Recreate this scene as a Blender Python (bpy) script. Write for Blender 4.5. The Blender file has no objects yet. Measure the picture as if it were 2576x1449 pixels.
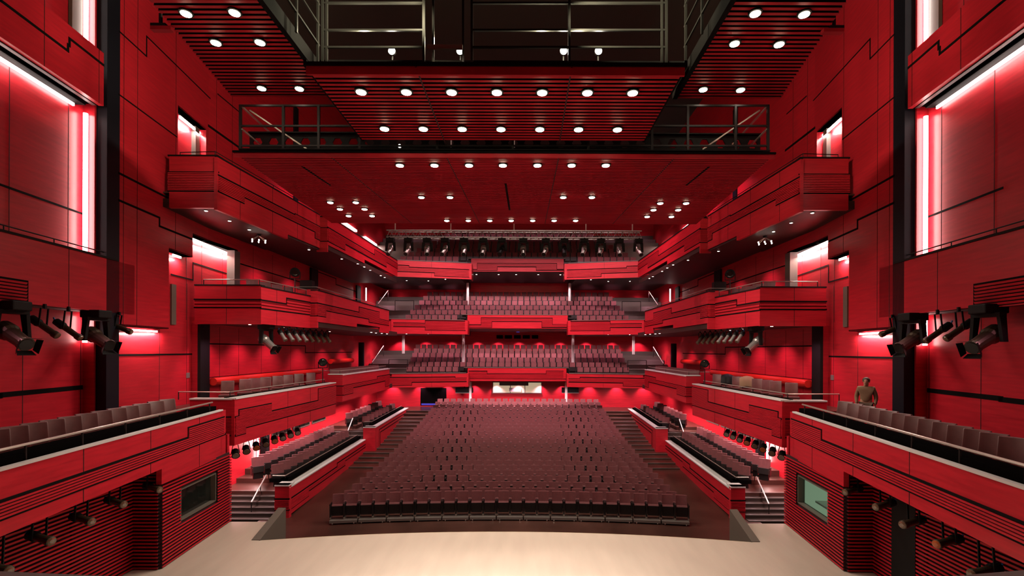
import bpy, bmesh, math, random
from mathutils import Vector, Matrix
random.seed(7)
sc = bpy.context.scene
COL = sc.collection
PI = math.pi

# ------------------------------------------------------------------ camera
PW_STAGE, PW_HALL, PW_SIDE, PW_WORK, PW_FILL = 680, 330, 55, 170, 2700
CX, CZ, F, PX, PY, ROLL = 0.63, 6.3, 1220.0, 1322.0, 882.0, 0.0035
cd = bpy.data.cameras.new('camera'); cam = bpy.data.objects.new('camera', cd); COL.objects.link(cam)
cd.sensor_width = 36.0; cd.sensor_fit = 'HORIZONTAL'
cd.lens = F / 2576 * 36
cd.shift_x = (1288 - PX) / 2576; cd.shift_y = (PY - 724.5) / 2576
cd.clip_start = 0.05; cd.clip_end = 200
cam.matrix_world = Matrix.Translation((CX, 0, CZ)) @ Matrix.Rotation(PI / 2, 4, 'X') @ Matrix.Rotation(ROLL, 4, 'Z')
sc.camera = cam
sc.view_settings.view_transform = 'Standard'; sc.view_settings.look = 'None'
sc.view_settings.gamma = 1.0; sc.view_settings.exposure = 0.0; sc.view_settings.use_curve_mapping = False
sc.cycles.max_bounces = 5; sc.cycles.diffuse_bounces = 3; sc.cycles.glossy_bounces = 2; sc.cycles.transmission_bounces = 3
sc.cycles.sample_clamp_indirect = 6.0; sc.cycles.adaptive_threshold = 0.04

def uv(x, y):
    dx, dy = x - PX, y - PY
    return (dx + ROLL * dy) / F, -(dy - ROLL * dx) / F

REG = {'P': (0, 0, 1), 'A': (0, 0, 3.623), 'B': (600, 0, 3.623), 'C': (0, 350, 3.623), 'D': (400, 350, 4.14), 'E': (400, 650, 4.14),
       'F': (0, 700, 4.14), 'G': (0, 1000, 3.2276), 'H': (560, 950, 3.622), 'I': (900, 480, 3.22), 'J': (900, 850, 3.22)}
def px(r, x, y):
    ox, oy, k = REG[r]
    return ox + x / k, oy + y / k
def at(x, y, Y):                                  # point of the photograph at depth Y
    u, v = uv(x, y); return Vector((CX + u * Y, Y, CZ + v * Y))
def onz(x, y, z):                                 # ... at height z
    u, v = uv(x, y); Y = (z - CZ) / v; return Vector((CX + u * Y, Y, z))

class Plane:
    """vertical plane through two plan points; s runs along it"""
    def __init__(self, p0, p1):
        self.p0 = Vector((p0[0], p0[1], 0)); d = Vector((p1[0] - p0[0], p1[1] - p0[1], 0)); self.L = d.length
        self.d = d.normalized(); n = Vector((self.d.y, -self.d.x, 0))
        if (abs(self.d.y) > .7 and n.x < 0) or (abs(self.d.y) <= .7 and n.y > 0): n = -n
        self.n = n
    def hit(self, x, y):
        u, v = uv(x, y)
        # CX+u*Y = p0.x + t d.x ; Y = p0.y + t d.y
        t = (self.p0.x + 0 - CX - u * self.p0.y) / (u * self.d.y - self.d.x)
        Y = self.p0.y + t * self.d.y
        return t, CZ + v * Y
    def w(self, s, z, o=0.0):
        p = self.p0 + self.d * s + self.n * o
        return Vector((p.x, p.y, z))
    def sY(self, Y): return (Y - self.p0.y) / self.d.y
    def sX(self, X): return (X - self.p0.x) / self.d.x

def xat(x, Y): return CX + (x - PX) / F * Y

# ------------------------------------------------------------------ materials
def mat(name, col, rough=.5, metal=0, spec=.5, emit=None, es=0, noise=None, coat=0):
    m = bpy.data.materials.new(name); m.use_nodes = True
    nt = m.node_tree; b = nt.nodes['Principled BSDF']
    b.inputs['Base Color'].default_value = (*col, 1); b.inputs['Roughness'].default_value = rough
    b.inputs['Metallic'].default_value = metal; b.inputs['Specular IOR Level'].default_value = spec
    b.inputs['Coat Weight'].default_value = coat
    if emit: b.inputs['Emission Color'].default_value = (*emit, 1); b.inputs['Emission Strength'].default_value = es
    if noise:
        sx, sy, sz, lo, hi = noise
        tc = nt.nodes.new('ShaderNodeTexCoord'); mp = nt.nodes.new('ShaderNodeMapping'); mp.inputs['Scale'].default_value = (sx, sy, sz)
        nz = nt.nodes.new('ShaderNodeTexNoise'); nz.inputs['Scale'].default_value = 1; nz.inputs['Detail'].default_value = 5
        geo = nt.nodes.new('ShaderNodeNewGeometry')
        nt.links.new(geo.outputs['Position'], mp.inputs['Vector']); nt.links.new(mp.outputs[0], nz.inputs['Vector'])
        rp = nt.nodes.new('ShaderNodeValToRGB')
        rp.color_ramp.elements[0].position = .3; rp.color_ramp.elements[1].position = .7
        rp.color_ramp.elements[0].color = (*[c * lo for c in col], 1); rp.color_ramp.elements[1].color = (*[min(1, c * hi) for c in col], 1)
        nt.links.new(nz.outputs['Fac'], rp.inputs['Fac']); nt.links.new(rp.outputs['Color'], b.inputs['Base Color'])
        mr = nt.nodes.new('ShaderNodeMapRange'); mr.inputs['To Min'].default_value = rough * .85; mr.inputs['To Max'].default_value = rough * 1.2
        nt.links.new(nz.outputs['Fac'], mr.inputs['Value']); nt.links.new(mr.outputs[0], b.inputs['Roughness'])
    return m
M = {
 'wood': mat('red stained wood', (.50, .0135, .026), .34, spec=.42, noise=(1.2, 1.2, 14, .82, 1.12)),
 'slat': mat('red stained slats', (.44, .008, .018), .5, spec=.25, noise=(2, .6, 3, .85, 1.1)),
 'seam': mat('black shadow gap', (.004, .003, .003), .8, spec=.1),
 'grooveshade': mat('band groove shade', (.16, .004, .008), .7, spec=.1),
 'joint': mat('panel joint', (.03, .002, .003), .7),
 'backing': mat('dark slat backing and gap shade', (.03, .002, .004), .8),
 'black': mat('matt black', (.006, .005, .005), .6, spec=.2),
 'deepblack': mat('deep black', (.004, .0035, .0035), 1.0, spec=0),
 'column': mat('black column', (.007, .007, .012), .5, spec=.2),
 'void': mat('dark ceiling', (.045, .040, .036), .85, spec=.1),
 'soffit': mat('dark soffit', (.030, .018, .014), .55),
 'stage': mat('pale stage boards', (.53, .44, .36), .45, noise=(3, .5, 1, .93, 1.04)),
 'stageedge': mat('stage edge', (.45, .37, .22), .4),
 'floor': mat('dark brown floor', (.055, .022, .016), .30, noise=(.8, .5, 1, .7, 1.3)),
 'step': mat('dark stair', (.035, .025, .020), .4),
 'stepgrey': mat('grey stair', (.10, .085, .075), .5),
 'grey': mat('grey metal', (.30, .28, .26), .35, metal=.6),
 'greyboard': mat('grey board', (.12, .10, .08), .5),
 'ledge': mat('pale ledge', (.62, .62, .60), .35),
 'rail': mat('steel rail', (.55, .48, .42), .3, metal=.7),
 'railblack': mat('black rail', (.012, .011, .010), .4, spec=.4),
 'seat': mat('maroon upholstery', (.135, .033, .036), .7, noise=(9, 9, 9, .85, 1.12)),
 'seatfar': mat('maroon upholstery far', (.155, .038, .040), .7),
 'leather': mat('brown leather', (.135, .046, .042), .42, noise=(6, 6, 6, .85, 1.12)),
 'shell': mat('black seat shell', (.012, .010, .010), .4),
 'alu': mat('cast aluminium', (.55, .53, .48), .3, metal=.8),
 'lampbody': mat('bronze lamp housing', (.075, .048, .030), .35, metal=.5),
 'lamplens': mat('lamp lens', (.14, .085, .05), .15, spec=.8),
 'lampamber': mat('amber filter', (.40, .09, .015), .3),
 'blue': mat('blue cable plug', (.02, .10, .30), .4),
 'led': mat('led tube', (1, .9, .85), .5, emit=(1, .86, .80), es=14),
 'ledsoft': mat('led cove', (1, .8, .75), .5, emit=(1, .80, .74), es=7),
 'bulb': mat('lamp glow', (1, .9, .7), .5, emit=(1, .86, .62), es=40),
 'star': mat('bright lamp', (1, 1, .95), .5, emit=(1, .95, .85), es=90),
 'small': mat('small downlight glow', (1, .9, .8), .5, emit=(1, .88, .75), es=12),
 'glass': mat('dark glass', (.010, .012, .010), .05, spec=.8),
 'glassclear': mat('clear window glass', (.9, 1, .92), .02),
 'green': mat('control room wall', (.20, .27, .20), .6, emit=(.42, .55, .40), es=.30),
 'cream': mat('lit room wall', (.6, .5, .38), .7, emit=(.75, .58, .38), es=.55),
 'white': mat('white paint', (.7, .7, .68), .5),
 'orangeroll': mat('red padded ledge', (.60, .020, .012), .35),
 'skin': mat('skin', (.45, .24, .15), .55), 'hair': mat('brown hair', (.06, .035, .02), .6),
 'jacket': mat('tan jacket', (.23, .13, .07), .8), 'trousers': mat('brown trousers', (.09, .05, .03), .8),
 'curtain': mat('dark doorway', (.004, .004, .005), .8),
 'screenblue': mat('blue monitor', (.02, .02, .2), .3, emit=(.1, .08, .6), es=.6),
}

# ------------------------------------------------------------------ mesh helpers
SIDE = 1                                            # 1: as measured (left); -1: mirrored to the right
class MB:
    def __init__(self): self.v = []; self.f = []; self.m = {}
    def quad(self, *p):
        i = len(self.v); self.v += [Vector(q) for q in p]; self.f.append(tuple(range(i, i + len(p)))); return self
    def prism(self, pts, off):
        pts = [Vector(p) for p in pts]; off = Vector(off); n = len(pts); i = len(self.v)
        self.v += pts + [p + off for p in pts]
        self.f.append(tuple(range(i, i + n))); self.f.append(tuple(reversed(range(i + n, i + 2 * n))))
        for k in range(n):
            a, b = i + k, i + (k + 1) % n
            self.f.append((b, a, a + n, b + n))
        return self
    def box(self, x0, x1, y0, y1, z0, z1):
        return self.prism([(x0, y0, z0), (x1, y0, z0), (x1, y1, z0), (x0, y1, z0)], (0, 0, z1 - z0))
    def obox(self, c, ax, ay, az):                  # centre and half-axis vectors
        c = Vector(c); ax = Vector(ax); ay = Vector(ay); az = Vector(az)
        return self.prism([c - ax - ay - az, c + ax - ay - az, c + ax + ay - az, c - ax + ay - az], az * 2)
    def bar(self, p, q, w, h=None, up=(0, 0, 1)):   # rectangular bar
        p = Vector(p); q = Vector(q); d = (q - p).normalized(); h = h or w
        u = Vector(up)
        if abs(u.dot(d)) > .95: u = Vector((1, 0, 0))
        s = d.cross(u).normalized(); t = s.cross(d).normalized()
        return self.prism([p - s * w / 2 - t * h / 2, p + s * w / 2 - t * h / 2, p + s * w / 2 + t * h / 2, p - s * w / 2 + t * h / 2], q - p)
    def tube(self, p, q, r, n=8, r2=None, cap=True):
        p = Vector(p); q = Vector(q); d = (q - p).normalized(); r2 = r if r2 is None else r2
        u = Vector((0, 0, 1)) if abs(d.z) < .9 else Vector((1, 0, 0)); s = d.cross(u).normalized(); t = s.cross(d)
        i = len(self.v)
        for c, rr in ((p, r), (q, r2)):
            for k in range(n):
                a = 2 * PI * k / n; self.v.append(c + (s * math.cos(a) + t * math.sin(a)) * rr)
        for k in range(n):
            a, b = i + k, i + (k + 1) % n; self.f.append((a, b, b + n, a + n))
        if cap: self.f.append(tuple(reversed(range(i, i + n)))); self.f.append(tuple(range(i + n, i + 2 * n)))
        return self
    def path(self, pts, r, n=8):
        for a, b in zip(pts, pts[1:]): self.tube(a, b, r, n)
        return self
    def lathe(self, c, axis, prof, n=16):           # prof: (distance along axis, radius)
        c = Vector(c); d = Vector(axis).normalized(); u = Vector((0, 0, 1)) if abs(d.z) < .9 else Vector((1, 0, 0))
        s = d.cross(u).normalized(); t = s.cross(d); i = len(self.v)
        for h, r in prof:
            for k in range(n):
                a = 2 * PI * k / n; self.v.append(c + d * h + (s * math.cos(a) + t * math.sin(a)) * r)
        for j in range(len(prof) - 1):
            for k in range(n):
                a, b = i + j * n + k, i + j * n + (k + 1) % n; self.f.append((a, b, b + n, a + n))
        self.f.append(tuple(reversed(range(i, i + n)))); m = i + (len(prof) - 1) * n; self.f.append(tuple(range(m, m + n)))
        return self
    def build(self, name, material, parent=None, mirror=None, smooth=False, bevel=0):
        sd = SIDE if mirror is None else mirror
        org = Vector(parent['_org']) if parent is not None and '_org' in parent else Vector((0, 0, 0))
        me = bpy.data.meshes.new(name)
        vs = [(v.x * sd - org.x, v.y - org.y, v.z - org.z) for v in self.v]
        me.from_pydata(vs, [], self.f)
        bm = bmesh.new(); bm.from_mesh(me)
        if bevel:
            bmesh.ops.recalc_face_normals(bm, faces=bm.faces)
            bmesh.ops.bevel(bm, geom=bm.edges[:], offset=bevel, segments=2, affect='EDGES', profile=.6)
        bmesh.ops.recalc_face_normals(bm, faces=bm.faces)
        bm.to_mesh(me); bm.free()
        if smooth:
            me.shade_smooth()
        for q in (material if isinstance(material, tuple) else (material,)): me.materials.append(M[q] if isinstance(q, str) else q)
        if self.m:
            for i, mi in self.m.items(): me.polygons[i].material_index = mi
        o = bpy.data.objects.new(name, me); COL.objects.link(o)
        if parent is not None:
            o.parent = parent
            if '_org' in parent: o['_org'] = parent['_org']
        return o

def thing(name, loc, label, cat, group=None, kind=None, mirror=None):
    sd = SIDE if mirror is None else mirror
    o = bpy.data.objects.new(name, None); COL.objects.link(o); o.empty_display_size = .2
    loc = Vector((loc[0] * sd, loc[1], loc[2])); o.location = loc; o['_org'] = tuple(loc)
    tag(o, label, cat, group, kind); return o
def tag(o, label=None, cat=None, group=None, kind=None):
    if label: o['label'] = label
    if cat: o['category'] = cat
    if group: o['group'] = group
    if kind: o['kind'] = kind
    return o
def struct(name, mb, material, label=None, parent=None, mirror=None):
    o = mb.build(name, material, parent, mirror)
    if parent is None:
        o['kind'] = 'structure'; o['label'] = label or name.replace('_', ' '); o['category'] = name.split('_')[0]
    return o
def LR(): return 'left' if SIDE == 1 else 'right'
ORD = ['first', 'second', 'third', 'fourth', 'fifth', 'sixth', 'seventh', 'eighth', 'ninth', 'tenth', 'eleventh', 'twelfth', 'thirteenth', 'fourteenth',
       'fifteenth', 'sixteenth', 'seventeenth', 'eighteenth', 'nineteenth', 'twentieth', 'twenty-first', 'twenty-second', 'twenty-third', 'twenty-fourth',
       'twenty-fifth', 'twenty-sixth', 'twenty-seventh', 'twenty-eighth', 'twenty-ninth', 'thirtieth', 'thirty-first', 'thirty-second', 'thirty-third',
       'thirty-fourth', 'thirty-fifth', 'thirty-sixth', 'thirty-seventh', 'thirty-eighth']

# --- step lines: photo points -> level runs on a plane
def runs(pl, pts):
    h = [(p[0],) + pl.hit(*p) for p in pts]; out = []
    for a, b in zip(h, h[1:]):
        if abs(a[0] - b[0]) < 3.2: continue
        out.append([a[1], b[1], (a[2] + b[2]) / 2])
    for r in out:
        if r[0] > r[1]: r[0], r[1] = r[1], r[0]
    out.sort()
    for a, b in zip(out, out[1:]): m = (a[1] + b[0]) / 2; a[1] = m; b[0] = m
    return out
def zrun(rs, s):
    for a, b, z in rs:
        if s <= b: return z
    return rs[-1][2]
def outline(mb, pl, top, bot, thick, o=0.0):
    s0, s1 = bot[0][0], bot[-1][1]
    top = [list(r) for r in top]; top[0][0] = s0; top[-1][1] = s1
    pts = []
    for a, b, z in bot: pts += [(a, z), (b, z)]
    for a, b, z in reversed(top): pts += [(b, z), (a, z)]
    mb.prism([pl.w(s, z, o) for s, z in pts], -pl.n * thick)
def seamline(mb, pl, rs, w=.055, proud=.012):
    for a, b, z in rs:
        mb.prism([pl.w(a - w / 2, z - w / 2, proud), pl.w(b + w / 2, z - w / 2, proud), pl.w(b + w / 2, z + w / 2, proud), pl.w(a - w / 2, z + w / 2, proud)], -pl.n * (proud + .01))
    for a, b in zip(rs, rs[1:]):
        s = (a[1] + b[0]) / 2; z0, z1 = sorted((a[2], b[2]))
        mb.prism([pl.w(s - w / 2, z0, proud), pl.w(s + w / 2, z0, proud), pl.w(s + w / 2, z1, proud), pl.w(s - w / 2, z1, proud)], -pl.n * (proud + .01))
def vjoint(mb, pl, s, z0, z1, w=.018, proud=.006):
    mb.prism([pl.w(s - w / 2, z0, proud), pl.w(s + w / 2, z0, proud), pl.w(s + w / 2, z1, proud), pl.w(s - w / 2, z1, proud)], -pl.n * (proud + .01))
def ribs(mb, pl, up, lo, pitch=.085, h=.05, proud=.03):
    s0, s1 = max(up[0][0], lo[0][0]), min(up[-1][1], lo[-1][1])
    br = sorted({s0, s1} | {r[0] for r in up + lo if s0 < r[0] < s1})
    zz0 = min(r[2] for r in lo); zz1 = max(r[2] for r in up); n = int((zz1 - zz0) / pitch)
    for k in range(n + 1):
        z = zz0 + (k + .5) * pitch; cur = None
        for a, b in zip(br, br[1:]):
            m = (a + b) / 2; ok = zrun(lo, m) + h * .6 < z < zrun(up, m) - h * .6
            if ok: cur = [a, b] if cur is None else [cur[0], b]
            if (not ok or b == br[-1]) and cur:
                mb.prism([pl.w(cur[0], z - h / 2, 0), pl.w(cur[1], z - h / 2, 0), pl.w(cur[1], z + h / 2, 0), pl.w(cur[0], z + h / 2, 0)], pl.n * proud); cur = None
def backing(mb, pl, up, lo, proud=.005):  # dark sheet between the ribs, groove shade held in its colour
    s0, s1 = max(up[0][0], lo[0][0]), min(up[-1][1], lo[-1][1])
    br = sorted({s0, s1} | {r[0] for r in up + lo if s0 < r[0] < s1})
    for a, b in zip(br, br[1:]):
        m = (a + b) / 2
        mb.prism([pl.w(a, zrun(lo, m), 0), pl.w(b, zrun(lo, m), 0), pl.w(b, zrun(up, m), 0), pl.w(a, zrun(up, m), 0)], pl.n * proud)

class Face:
    """one face of a parapet: photo step lines for its top, bottom, upper and lower band seam"""
    def __init__(self, pl, r, top, bot, up=None, lo=None, joints=()):
        c = lambda L: [px(r, *p) for p in L] if L else None
        self.pl = pl; self.top = runs(pl, c(top)); self.bot = runs(pl, c(bot))
        self.up = runs(pl, c(up)) if up else None; self.lo = runs(pl, c(lo)) if lo else None
        self.joints = [pl.hit(*px(r, x, 0))[0] for x in joints]
def flat(pl, s0, s1, z): return [[s0, s1, z]]

def parapet(root, faces, thick=.12, pitch=.062, band='grooveshade', seamw=.055, ledge='ledge', ledge_h=.05, ledge_d=.34, lab='panel'):
    a, b, c, d, e, g = MB(), MB(), MB(), MB(), MB(), MB()
    nb = False
    for f in faces:
        outline(a, f.pl, f.top, f.bot, thick)
        if f.up: seamline(b, f.pl, f.up, seamw)
        if f.lo: seamline(b, f.pl, f.lo, seamw)
        if f.up and f.lo: ribs(c, f.pl, f.up, f.lo, pitch, pitch * .58, .03); backing(d, f.pl, f.up, f.lo); nb = True
        for s in f.joints:
            vjoint(e, f.pl, s, zrun(f.bot, s), zrun(f.top, s))
        if ledge:
            for s0, s1, z in f.top:
                g.prism([f.pl.w(s0, z, .03), f.pl.w(s1, z, .03), f.pl.w(s1, z, -ledge_d), f.pl.w(s0, z, -ledge_d)], (0, 0, ledge_h))
    p = a.build('parapet', 'wood', root)
    if b.v: b.build('shadow_gap', 'seam', p)
    if nb: c.build('ribbed_band', 'wood', p); d.build('band_groove_shade', band, p)
    if e.v: e.build('panel_joint', 'joint', p)
    if ledge and g.v: g.build('top_ledge', ledge, root)
    return p
def rail(root, pts, r=.022, posts=(), drop=.3, m='rail'):
    a = MB(); a.path(pts, r, 8); a.build('handrail', m, root)
    for q in posts:
        MB().tube(q, (q[0], q[1], q[2] - drop), r * .8, 6).build('rail_post', 'railblack', root)

def spot(name, loc, to, power, ang=60, col=(1, .85, .65), blend=.6, size=.12, mirror=None):
    sd = SIDE if mirror is None else mirror
    ld = bpy.data.lights.new(name, 'SPOT'); ld.energy = power; ld.spot_size = math.radians(ang); ld.spot_blend = blend; ld.color = col; ld.shadow_soft_size = size
    o = bpy.data.objects.new(name, ld); COL.objects.link(o)
    p = Vector((loc[0] * sd, loc[1], loc[2])); q = Vector((to[0] * sd, to[1], to[2])); o.location = p
    o.rotation_euler = (q - p).to_track_quat('-Z', 'Y').to_euler(); return o
def point(name, loc, power, col, size=.1):
    ld = bpy.data.lights.new(name, 'POINT'); ld.energy = power; ld.color = col; ld.shadow_soft_size = size; o = bpy.data.objects.new(name, ld); COL.objects.link(o); o.location = loc; return o
def area(name, loc, to, power, sx, sy, col=(1, .85, .7), mirror=None, spread=180, along=None):
    sd = SIDE if mirror is None else mirror
    ld = bpy.data.lights.new(name, 'AREA'); ld.energy = power; ld.shape = 'RECTANGLE'; ld.size = sx; ld.size_y = sy; ld.color = col; ld.spread = math.radians(spread)
    o = bpy.data.objects.new(name, ld); COL.objects.link(o)
    p = Vector((loc[0] * sd, loc[1], loc[2])); q = Vector((to[0] * sd, to[1], to[2])); o.location = p
    d = (q - p).normalized()
    if along is not None:
        x = Vector((along[0] * sd, along[1], along[2])).normalized(); z = -d; x = (x - z * x.dot(z)).normalized(); y = z.cross(x)
        o.rotation_euler = Matrix((x, y, z)).transposed().to_euler()
    else: o.rotation_euler = d.to_track_quat('-Z', 'Y').to_euler()
    return o

# ------------------------------------------------------------------ reference planes (left side of the hall; the right is its mirror image)
def sp(xa, Ya, xb, Yb): return Plane((xat(xa, Ya), Ya), (xat(xb, Yb), Yb))
PA = Plane((-8.75, 8.66), (-10.2, 17.3))
W1 = Plane((-10.5 - .12 * 5, 5), (-10.5 - .12 * 20.8, 20.8))
WB = Plane((-11.22 - .12 * 5, 5), (-11.22 - .12 * 15.5, 15.5))
WS = Plane((-10.87 - .12 * 15.5, 15.5), (-10.87 - .12 * 23, 23))
W2 = Plane((-13.0, 20.8), (-13.0, 47))
def frontal(Y, x0=-14, x1=0): return Plane((x0, Y), (x1, Y))

def rects(mb, pl, rs, thick, o=0):
    for y0, y1, z0, z1 in rs:
        s0, s1 = pl.sY(y0), pl.sY(y1)
        mb.prism([pl.w(s0, z0, o), pl.w(s1, z0, o), pl.w(s1, z1, o), pl.w(s0, z1, o)], -pl.n * thick)

# ------------------------------------------------------------------ stalls geometry
RZ = [(0, -.80), (8, -.57), (12, -.26), (17, .23), (20, .65), (23, 1.13), (30, 1.13)]
def rowz(i):
    for (a, za), (b, zb) in zip(RZ, RZ[1:]):
        if i <= b: return za + (zb - za) * (i - a) / (b - a)
YC = 20.55 - 49.0
def rowp(i, X):
    R = 49.0 + .95 * i; a = math.asin(X / R); return Vector((X, YC + R * math.cos(a), rowz(i))), a

# ------------------------------------------------------------------ floors
mb = MB()
arc = [(X, 16.0 + .85 * (1 - (X / 8.1) ** 2)) for X in [-8.1 + 16.2 * k / 24 for k in range(25)]]
poly = [(-11.2, 2.0), (-10.9, 13), (-10.3, 17.75), (-8.3, 17.75), (-8.15, 16.0)] + arc[1:-1] + [(8.15, 16.0), (8.3, 17.75), (10.3, 17.75), (10.9, 13), (11.2, 2.0)]
mb.prism([(x, y, -.9) for x, y in poly], (0, 0, .9))
struct('floor_stage', mb, 'stage', 'pale wooden stage floor with a gently curved front edge', mirror=1)
mb = MB()
for (xa, ya), (xb, yb) in zip(arc, arc[1:]):
    mb.prism([(xa, ya, -.10), (xb, yb, -.10), (xb, yb + .035, -.10), (xa, ya + .035, -.10)], (0, 0, .095))
struct('trim_1', mb, 'stageedge', 'thin yellowish metal nosing along the curved stage edge', mirror=1)
mb = MB()
mb.box(-10.4, 10.4, 15.9, 20.2, -1.1, -.80)
for i in range(0, 8):
    a, b = rowp(i, 0)[0].y - .45, rowp(i + 1, 0)[0].y - .45
    mb.prism([(-10.4, a - .5, rowz(i)), (10.4, a - .5, rowz(i)), (10.4, b - .5, rowz(i + 1)), (-10.4, b - .5, rowz(i + 1))], (0, 0, -.3))
for i in range(8, 24):
    a = rowp(i, 0)[0].y - .95
    mb.box(-10.4, 10.4, a, a + (.96 if i < 23 else 4.5), rowz(i) - .5, rowz(i))
struct('floor_stalls', mb, 'floor', 'dark brown glossy stalls floor with stepped aisles', mirror=1)
mb = MB()                                           # pale nosings of the aisle steps
for i in range(9, 24):
    a = rowp(i, 0)[0].y - .95
    for s in (-1, 1): mb.box(min(s * 7.5, s * 9.9), max(s * 7.5, s * 9.9), a - .012, a + .05, rowz(i) - .03, rowz(i) + .006)
struct('trim_2', mb, 'stepgrey', 'grey nosings on the stepped stalls aisles', mirror=1)

# rear wall, roof, front closure
mb = MB(); mb.box(-13.2, 13.2, 47, 47.3, -1, 24); rw = struct('wall_rear', mb, 'wood', 'red wooden rear wall of the auditorium', mirror=1)
mb = MB(); mb.box(-16, 16, -6, 26, 20.5, 20.8); mb.box(-16, 16, 26, 48, 24, 24.3); mb.box(-16, 16, 25.7, 26, 20.5, 24)
struct('ceiling', mb, 'void', 'dark ceiling void above the hanging canopies', mirror=1)
mb = MB(); mb.box(-16, 16, -6.3, -6, -1, 21); struct('wall_stage', mb, 'wood', 'red wooden wall behind the stage', mirror=1)

for SIDE in (1, -1):
    S = LR()
    # main side wall
    mb = MB()
    rects(mb, W1, [(15.5, 18.07, 7.05, 22), (18.07, 18.6, 10.03, 22), (18.6, 19.63, 10.03, 12.0), (18.6, 20.6, 15.62, 22), (19.63, 20.8, 10.95, 12.0),
                   (20.6, 20.8, 12, 22)], .3)
    rects(mb, W2, [(20.8, 22.95, 10.95, 24), (22.95, 47, 7.4, 24), (20.25, 47, -1, 7.4)], .3)
    wl = struct('wall_' + S, mb, 'wood', f'red wooden panelled side wall on the {S} of the hall')
    mb = MB(); rects(mb, WS, [(15.5, 25.2, 3.4, 11.6), (18.4, 23.2, 11.6, 16.2)], .3)
    mb.box(-14.6, -13.3, 25.0, 25.2, 7, 11.6)
    mb.prism([W1.w(W1.sY(18.6), 12, -.31), W1.w(W1.sY(18.6), 12, -.6), W1.w(W1.sY(18.6), 15.6, -.6), W1.w(W1.sY(18.6), 15.6, -.31)], (0, -.05, 0))
    ws = struct('wall_%s_niche' % S, mb, 'wood', f'set back red wall inside the lit openings on the {S}')
    mb = MB(); rects(mb, WB, [(-6, 15.4, -1, 21)], .3)
    wb = struct('wall_%s_stage' % S, mb, 'wood', f'red panelled wall behind the stage galleries on the {S}')
    # seams of the wall
    sm, jt = MB(), MB()
    c = lambda r, L: [px(r, *p) for p in L]
    for L in ([(1090, 310), (1335, 495), (1335, 390), (1975, 910)], [(1085, 895), (1610, 1220)]):
        seamline(sm, W1, runs(W1, c('A', L)), .045)
    for L in ([(1085, 330), (1530, 520)], [(1085, 575), (1450, 700), (1455, 805), (1745, 900)]):
        seamline(sm, W1, runs(W1, c('C', L)), .07)
    seamline(sm, W2, runs(W2, c('A', [(1985, 880), (2180, 1000)])), .05); seamline(sm, W2, runs(W2, c('A', [(1900, 1160), (2190, 1340)])), .10)
    seamline(sm, W2, runs(W2, c('E', [(850, 80), (1540, 250)])), .06); seamline(sm, W2, runs(W2, c('E', [(1640, 135), (1840, 210), (1845, 270), (2075, 355)])), .06)
    seamline(sm, W2, runs(W2, c('E', [(490, 893), (1520, 908), (1528, 985), (2010, 975)])), .055); seamline(sm, W2, runs(W2, c('E', [(515, 1240), (1690, 1140)])), .02)
    for x in (1130, 1255): vjoint(jt, W1, W1.hit(*px('A', x, 500))[0], 7.1, 21)
    for x in (1605,): vjoint(jt, W1, W1.hit(*px('A', x, 500))[0], 10.1, 21)
    for x in (1975, 2120): vjoint(jt, W2, W2.hit(*px('A', x, 500))[0], 13.5, 21)
    for x in (630, 830, 1065, 1370, 1620): vjoint(jt, W2, W2.hit(*px('E', x, 1000))[0], 4.5, 7.3)
    for x in (980, 1180, 1420): vjoint(jt, W2, W2.hit(*px('E', x, 200))[0], 7.5, 11.4)
    sm.build('shadow_gap', 'seam', wl); jt.build('panel_joint', 'joint', wl)
    sm, jt = MB(), MB()
    seamline(sm, WS, runs(WS, c('F', [(1195, 800), (2075, 790)])), .06); seamline(sm, WS, runs(WS, c('C', [(1560, 1240), (1757, 1278), (1760, 1140), (2130, 1235)])), .05)
    for x in (1660, 1945): vjoint(jt, WS, WS.hit(*px('F', x, 700))[0], 3.6, 9)
    for x in (1700, 1840, 2030): vjoint(jt, WS, WS.hit(*px('C', x, 700))[0], 7.5, 10.8)
    sm.build('shadow_gap', 'seam', ws); jt.build('panel_joint', 'joint', ws)
    sm, jt = MB(), MB()
    seamline(sm, WB, runs(WB, c('C', [(0, 415), (850, 715)])), .06); seamline(sm, WB, runs(WB, c('F', [(-300, 1260), (0, 1220), (880, 1130)])), .13)
    for x, z0, z1 in ((85, 9.2, 13.6), (625, 7.6, 13.6)): vjoint(jt, WB, WB.hit(*px('A', x, 900))[0], z0, z1)
    for x in (235, 840): vjoint(jt, WB, WB.hit(*px('F', x, 900))[0], 3.6, 7.3)
    vjoint(jt, WB, WB.hit(*px('A', 405, 100))[0], 14.5, 20)
    sm.build('shadow_gap', 'seam', wb); jt.build('panel_joint', 'joint', wb)
    # niche linings: lintels and the dark column beside the stage galleries
    mb = MB(); p = [WB.w(WB.sY(14.95), 0, .02), WB.w(WB.sY(15.5), 0, .02), W1.w(W1.sY(15.5), 0, 0), W1.w(W1.sY(14.95), 0, 0)]
    mb.prism([(q.x, q.y, 3.4) for q in p], (0, 0, 17.5))
    struct('pillar_' + S, mb, 'column', f'tall black pillar between stage galleries and auditorium on the {S}')
    mb = MB()
    for Y0, Y1, z in ((15.5, 18.07, 7.05), (18.07, 19.63, 10.03), (19.63, 20.8, 10.95), (18.6, 20.6, 15.62)):
        p = [W1.w(W1.sY(Y0), z), W1.w(W1.sY(Y1), z), WS.w(WS.sY(Y1), z), WS.w(WS.sY(Y0), z)]; mb.prism(p, (0, 0, .06))
    p = [W2.w(0, 10.95), W2.w(2.15, 10.95), WS.w(WS.sY(22.95), 10.95), WS.w(WS.sY(20.8), 10.95)]; mb.prism(p, (0, 0, .06))
    struct('trim_niche_' + S, mb, 'seam', f'dark lintel soffits of the wall openings on the {S}')

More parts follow.
